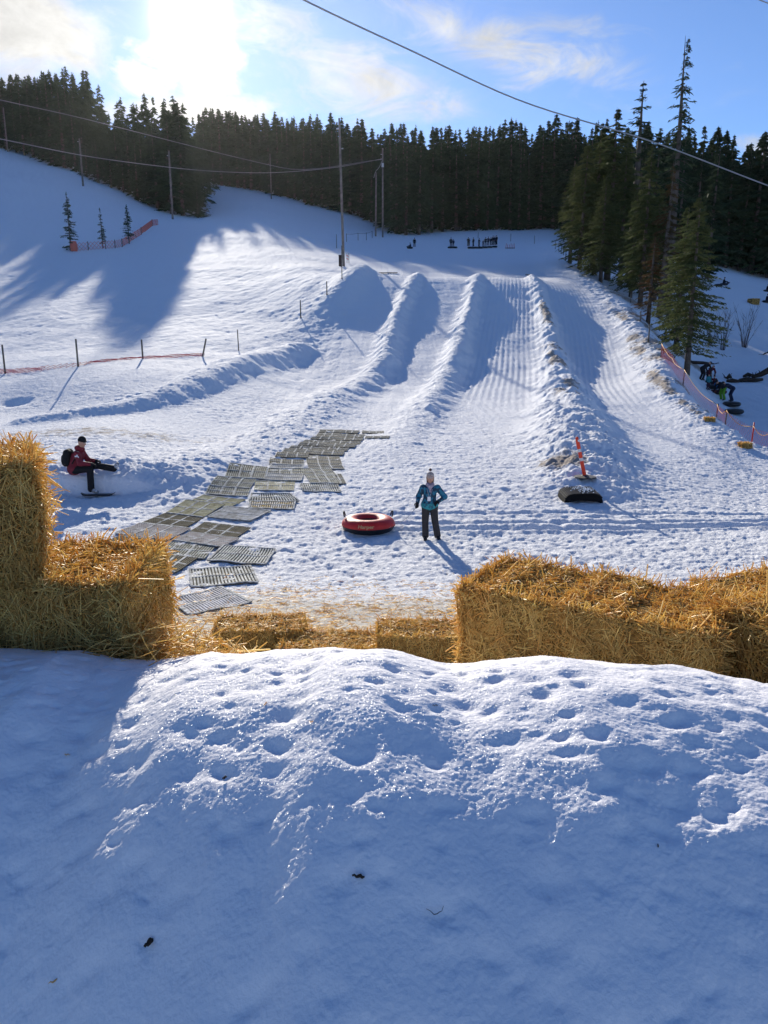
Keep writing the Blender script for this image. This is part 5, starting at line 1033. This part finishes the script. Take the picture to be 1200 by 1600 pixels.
# orange net of the lower right
OF = empty('net_fence', (0,0,0), label='sagging orange net fence on posts along the right bank beside the bent over group', cat='fence')
OPx = [(1031,568,546,.05,48.5),(1066,602,582,.03,43),(1118,642,616,.05,38.5),(1132,660,632,.04,36.5),(1174,683,650,.02,34.5),(1203,708,674,.0,33),(1240,720,692,0,31.5)]; OP = []
for u, v, tv, ln, d in OPx:
    p = on_ground(u, d=d); OP.append(p); dd = p.y*CT-(p.z-CZ)*ST; post(OF, p, (v-tv)/1200*dd*1.04, .035, M_ORG if u == 1174 else M_WPOST, (ln, 0))
nb_ = MB(); OPm = []
for a, b in zip(OP, OP[1:]):
    for k in range(4): q = a.lerp(b, k/4); q.z = float(gz(q.x, q.y)[0]); OPm.append(q)
OPm.append(OP[-1])
net(nb_, OPm, 0, .74, .095, .009); nb_.build('netting', M_NET, OF, False)
for a, b, (u, v, tv, l_, d_) in zip(OP, OP[1:], OPx):
    h = .85; pts = [a.lerp(b, k/8)+Vector((0,0,h-.28*math.sin(math.pi*k/8)-.03)) for k in range(9)]; MB().tube([Vector((q.x, q.y, max(q.z, float(gz(q.x, q.y)[0])+.55))) for q in pts], .014, 5).build('rope', M_NETY, OF)
# orange fence round the small spruces
UF = empty('net_fence', (0,0,0), label='faint orange net fence behind the three small spruces, climbing to the wood', cat='fence')
UP = [on_ground(u, v) for u, v in ((113,393),(138,391),(165,389),(180,388),(191,386),(221,367),(238,353),(247,352))]
for p in UP[:7]: post(UF, p, 1.15, .07, M_WPOST)
nb_ = MB(); net(nb_, UP, 0, 1.05, .26, .05); nb_.build('netting', M_NET, UF, False)
w = MB(); q = on_ground(116,393); w.lathe([(.42,0),(.5,.6),(.36,1.3)], q, 12); w.build('trunk_wrap', M_NET, UF)
# little posts
def lone(u, v, tv, label, r=.035, nm='marker_stake', m=None, grp=None, lean=0, d=None):
    p = on_ground(u, v, d); dd = p.y*CT-(p.z-CZ)*ST; mb = MB(); h = max(.3, (v-tv)/1200*dd*1.03); mb.tube([(0,0,-.2),(lean*.5,0,h*.5),(lean,0,h)], [r, r, r*.8], 7); mb.tube([(-.0,0,.02),(.0,0,.05)], [r*2.2, r*1.6], 7)
    o = mb.build(nm, m or M_WPOST); o.location = p; return tag(o, label, 'stake', grp)
lone(511,461,441,'single dark stake on the flank of the mound below the tall pole',.05); lone(470,497,471,'lowest stake on the flank of the mound',.05); lone(534.5,436,388,'thin stake directly before the foot of the tall pole',.04)
lone(526,388,368,'stake in the shade just uphill of the tall pole',.06,grp='stakes beyond the mound'); 
RF = empty('rope_fence', (0,0,0), label='short rope fence of four thin posts in the shade behind the tall pole', cat='fence'); rp = [on_ground(u, v) for u, v in ((541.5,378),(559.5,376),(572.5,375.5),(581.5,372))]
for q in rp: post(RF, q, 1.5, .06, M_WPOST)
for a, b in zip(rp, rp[1:]): MB().tube([a+Vector((0,0,1.4)), a.lerp(b,.5)+Vector((0,0,1.3)), b+Vector((0,0,1.4))], .03, 4).build('rope', M_WPOST, RF)
for i, (u, v, tv, l) in enumerate(((747,372,364,'behind the waiting line'),(798,377,366,'just past the orange barrier'),(835,381,369,'between the barrier and the bank stakes'),(867.5,389,377,'first of the stakes along the upper bank'),(873,392,382,'second of the stakes along the upper bank'),(877,396,384,'third of the stakes along the upper bank'),(880.5,399,386,'fourth of the stakes along the upper bank'),(883.5,408,392,'fifth and tallest of the stakes along the upper bank'))): lone(u, v, tv, 'thin dark stake, '+l, .055, grp='stakes along the top of the run')
for i, (u, v, tv, l) in enumerate(((970,452,442,'by the foot of the fresh green fir'),(985,473,460,'at the brink where the bank turns'),(999,502,487,'half way down the bank'),(1012,534,509,'closest above the orange net'))): lone(u, v, tv, 'wooden bank stake '+l, .05, grp='stakes on the right bank')
# orange barrier by the riders
BR = empty('orange_barrier', on_ground(797,388.5), label='small orange barrier panel standing past the end of the waiting line', cat='barrier'); M_FOR = mat('barrier_orange', (.55,.09,.08), .6)
for k in range(6): mb = MB(); x = (k/5-.5)*1.7; mb.tube([(x,0,0),(x+(.12 if k in (0,) else -.12 if k == 5 else .0),0,.95 if k in (0,5,3) else .75)], .045, 5); mb.build('upright', M_FOR, BR)
mb = MB(); mb.tube([(-.9,0,.1),(.9,0,.1)], .07, 5); mb.build('foot_rail', M_TBLK, BR)
# dark drums, boards and sign at the pole
M_POLE = mat('grey_pole', (.26,.225,.20), .8, noise=(2,(.15,.13,.12),1), bump=(20,.4,.01)); M_FIT = mat('fitting_white', (.6,.62,.65), .4)
def pole(u, v, tv, r, label, d=None, group=None, extra=0, lean=(0,0)):
    p = on_ground(u, v, d); dd = p.y*CT-(p.z-CZ)*ST; e = empty('utility_pole', p, (lean[0], lean[1], 0), label=label, cat='pole', group=group); h = (v-tv)/1200*dd*1.04
    MB().tube([(0,0,-.6),(0,0,h*.5),(0,0,h)], [r, r*.88, r*.7], 12).build('shaft', M_POLE, e)
    for k in range(extra): z = h*(.93-.13*k); s = -1 if k % 2 == 0 else 1; m = MB(); m.tube([(s*r*.6,0,z),(s*(r+.16),0,z+.02)], .035, 6); m.lathe([(0,-.09),(.07,-.05),(.07,.05),(0,.09)], (s*(r+.16),0,z+.03), 8); m.build('insulator', M_FIT, e)
    return e, p, h
E1, PP1, H1 = pole(537,416,212,.17,'tall bare grey pole standing on top of the mound at the lane crest', extra=2, lean=(0,-.02))
pole(270,343,248,.22,'weathered pole in front of the wood, above the three small spruces', d=160, group='poles in front of the wood', extra=1); pole(130,290,224,.22,'pole standing higher on the slope at the wood\'s lower edge', d=171, group='poles in front of the wood', extra=1)
pole(12,233,172,.2,'short pole at the picture edge under the upper corner of the wood', d=212, group='poles in front of the wood'); pole(424,306,243,.2,'thin pale pole against the wood beyond the open run', d=238, group='poles in front of the wood')
E2, PP2, H2 = pole(587,366,277,.2,'shorter of the twin poles beside the dark clump', d=176, group='twin poles', extra=0, lean=(0,.01)); E3, PP3, H3 = pole(598,367,243,.2,'taller of the twin poles, carrying the cables and a lamp box', d=175, group='twin poles', extra=1)
mb = MB(); mb.box((0,-.3,H3*.81), (.5,.3,.8)); mb.build('lamp_box', M_FIT, E3, False)
pb = on_ground(531.5,416); o = MB(); o.box((0,0,.62), (.34,.3,1.35)); o.box((0,0,1.32), (.38,.34,.08)); o = o.build('padded_box', mat('box_brown', (.05,.03,.03), .8), None, False); o.location = pb; tag(o, 'dark upright box against the foot of the tall pole', 'box')
sg = empty('striped_stand', on_ground(543.5,411), label='leaning stand with red and white striped boards beside the tall pole', cat='sign'); m1 = MB(); m1.tube([(-.12,0,-.2),(-.1,0,1.35)], .035, 6); m1.build('leg', M_WPOST, sg); m1 = MB(); m1.tube([(.16,0,-.1),(.14,0,1.3)], .04, 6); m1.build('leg', M_WPOST, sg)
for k in range(5): m1 = MB(); m1.box((-.06+.03*k*0, -.05, .35+.2*k), (.34,.03,.09), Euler((0,.7,0)).to_matrix()); m1.build('stripe', M_ORG if k % 2 else M_WHT, sg, False)
# planks half covered at the crest
for (u, v, w_, l) in ((597,427,1.3,'of two dark planks on the first lane crest, nearer the pole'),(613,427,1.3,'of two dark planks on the first lane crest, farther from the pole'),(826,430,.8,'patch like board at the top of the third lane')):
    p = on_ground(u, v); mb = MB(); V0 = [(-w_/2,-.25,0),(w_/2,-.25,0),(w_/2,.25,0),(-w_/2,.25,0)]; mb.box((0,0,.03), (w_,.6,.07)); mb.tube([(-w_/2,-.3,.05),(w_/2,-.3,.05)], .04, 6); o = mb.build('wooden_plank', M_WPOST, None, False); o.location = p+Vector((0,-.2,.03)); o.rotation_euler = (.1, 0, .02); tag(o, ('one ' if 'two' in l else 'small dark ')+l, 'plank', 'planks at the crest')
# ------------------------------------------------------------ cables
M_CAB = mat('steel_cable', (.42,.40,.38), .35, metal=.6); M_CABD = mat('dull_cable', (.30,.28,.28), .5)
def cable(keys, r, label, m=M_CAB, n=40):
    P = [pix_at(*k) for k in keys]; t = np.arange(len(P)); tt = np.linspace(0, len(P)-1, n); A = np.array(P)
    pts = [Vector([float(pchip(t, A[:, c], np.array([x]))[0]) for c in range(3)]) for x in tt]; o = MB().tube(pts, r, 6).build('cable', m); return tag(o, label, 'cable')
cable([(250,-120,34),(475,0,40),(640,78,45),(820,160,51),(1000,215,57),(1200,290,64),(1450,385,74)], .045, 'thick pale cable sloping across the open sky down to the picture edge')
cable([(-80,138,92),(0,156,98),(150,190,110),(310,231,124),(440,262,142),(598,249,175)], .05, 'upper thin cable hanging in front of the wood, fading past the sun', M_CABD)
cable([(-80,203,88),(0,217,95),(130,243,108),(270,262,122),(400,270,140),(520,262,160),(598,248,175)], .055, 'lower cable hanging in front of the wood up to the twin poles', M_CAB)
cable([(1150,-15,30),(1200,5,31),(1260,26,32)], .02, 'short end of a cable in the upper corner of the sky', M_CABD)
cable([(598,249,174.9),(592,262,175.5),(587,268,176),(584,278,176)], .05, 'drooping loop of cable between the twin poles', M_CAB)
# ------------------------------------------------------------ wood lying in the snow on the right
M_LOG = mat('dead_wood', (.04,.028,.022), .9, bump=(12,.8,.03))
def log(u, v, pts, r, label, seed=1, nm='fallen_branch', d=None):
    p = on_ground(u, v, d); R3 = random.Random(seed); mb = MB(); mb.tube(pts, r, 7)
    for k in range(4):
        a = Vector(pts[R3.randrange(len(pts))]); q = Vector((R3.uniform(-.5,.5), R3.uniform(-.4,.4), R3.uniform(.0,.45))); mb.tube([a, a+q*.5, a+q], [r[0]*.4, r[0]*.3, .015], 5)
    o = mb.build(nm, M_LOG); o.location = p; return tag(o, label, 'log' if nm == 'fallen_log' else 'branch', 'dead wood in the snow')
log(1192,592,[(-.9,0,.15),(-.2,0,.35),(.6,.1,.75),(1.6,.2,1.1)],[.14,.22,.28,.28],'thick dark log rising at the picture edge above the shaded snow',1,'fallen_log')
log(1172,597,[(-.9,0,.1),(-.3,.1,.2),(.3,0,.12),(1.0,0,.2)],[.16,.2,.2,.12],'broken dark branch pile leading to the thick log',2); log(1169,590,[(-.4,0,.1),(0,.1,.25),(.5,0,.12)],[.1,.18,.1],'small dark stump piece above the broken pile',5)
log(1146,598,[(-.55,0,.12),(-.1,0,.16),(.5,0,.1)],[.1,.18,.1],'small dark branch behind the bending adults',3); log(1139,593,[(-.2,0,.08),(0,0,.3),(.15,0,.1)],[.1,.2,.08],'smallest dark stub behind the bending adults',4)
log(1083,569,[(-1.6,0,.05),(-.4,.1,.16),(.8,0,.1),(1.7,-.2,.02)],[.07,.13,.14,.05],'dark roots and twigs under the large fir',6); log(1197,555,[(-.3,0,.05),(.2,0,.3),(.8,0,.4)],[.05,.07,.05],'thin dark twig at the picture edge above the thick log',7)
log(651,351,[(-2.0,0,.2),(0,0,.5),(2.2,0,.3)],[.2,.3,.15],'dark brush lying in the snow in front of the far wood, near the twin poles',8)
# ------------------------------------------------------------ faint scattering volume, added to lighten the wood under the sun
gb = [Vector(c) for c in bpy.data.objects['snow_ground'].bound_box]; lo = Vector([min(c[i] for c in gb) for i in range(3)]); hi = Vector([max(c[i] for c in gb) for i in range(3)])
lo -= Vector((1, 1, 1)); hi += Vector((1, 1, 3)); mb = MB(); mb.box((lo+hi)/2, hi-lo); hz = bpy.data.materials.new('added_haze'); hz.use_nodes = True; nb = NB(hz.node_tree); nb.n.clear()
o_ = nb.node('ShaderNodeOutputMaterial'); v_ = nb.node('ShaderNodeVolumePrincipled'); v_.inputs['Density'].default_value = .00002; v_.inputs['Color'].default_value = (.93, .95, 1, 1); v_.inputs['Anisotropy'].default_value = .72
nb.l.new(v_.outputs[0], o_.inputs['Volume']); hzo = mb.build('added_haze', hz, None, False, kind='stuff')
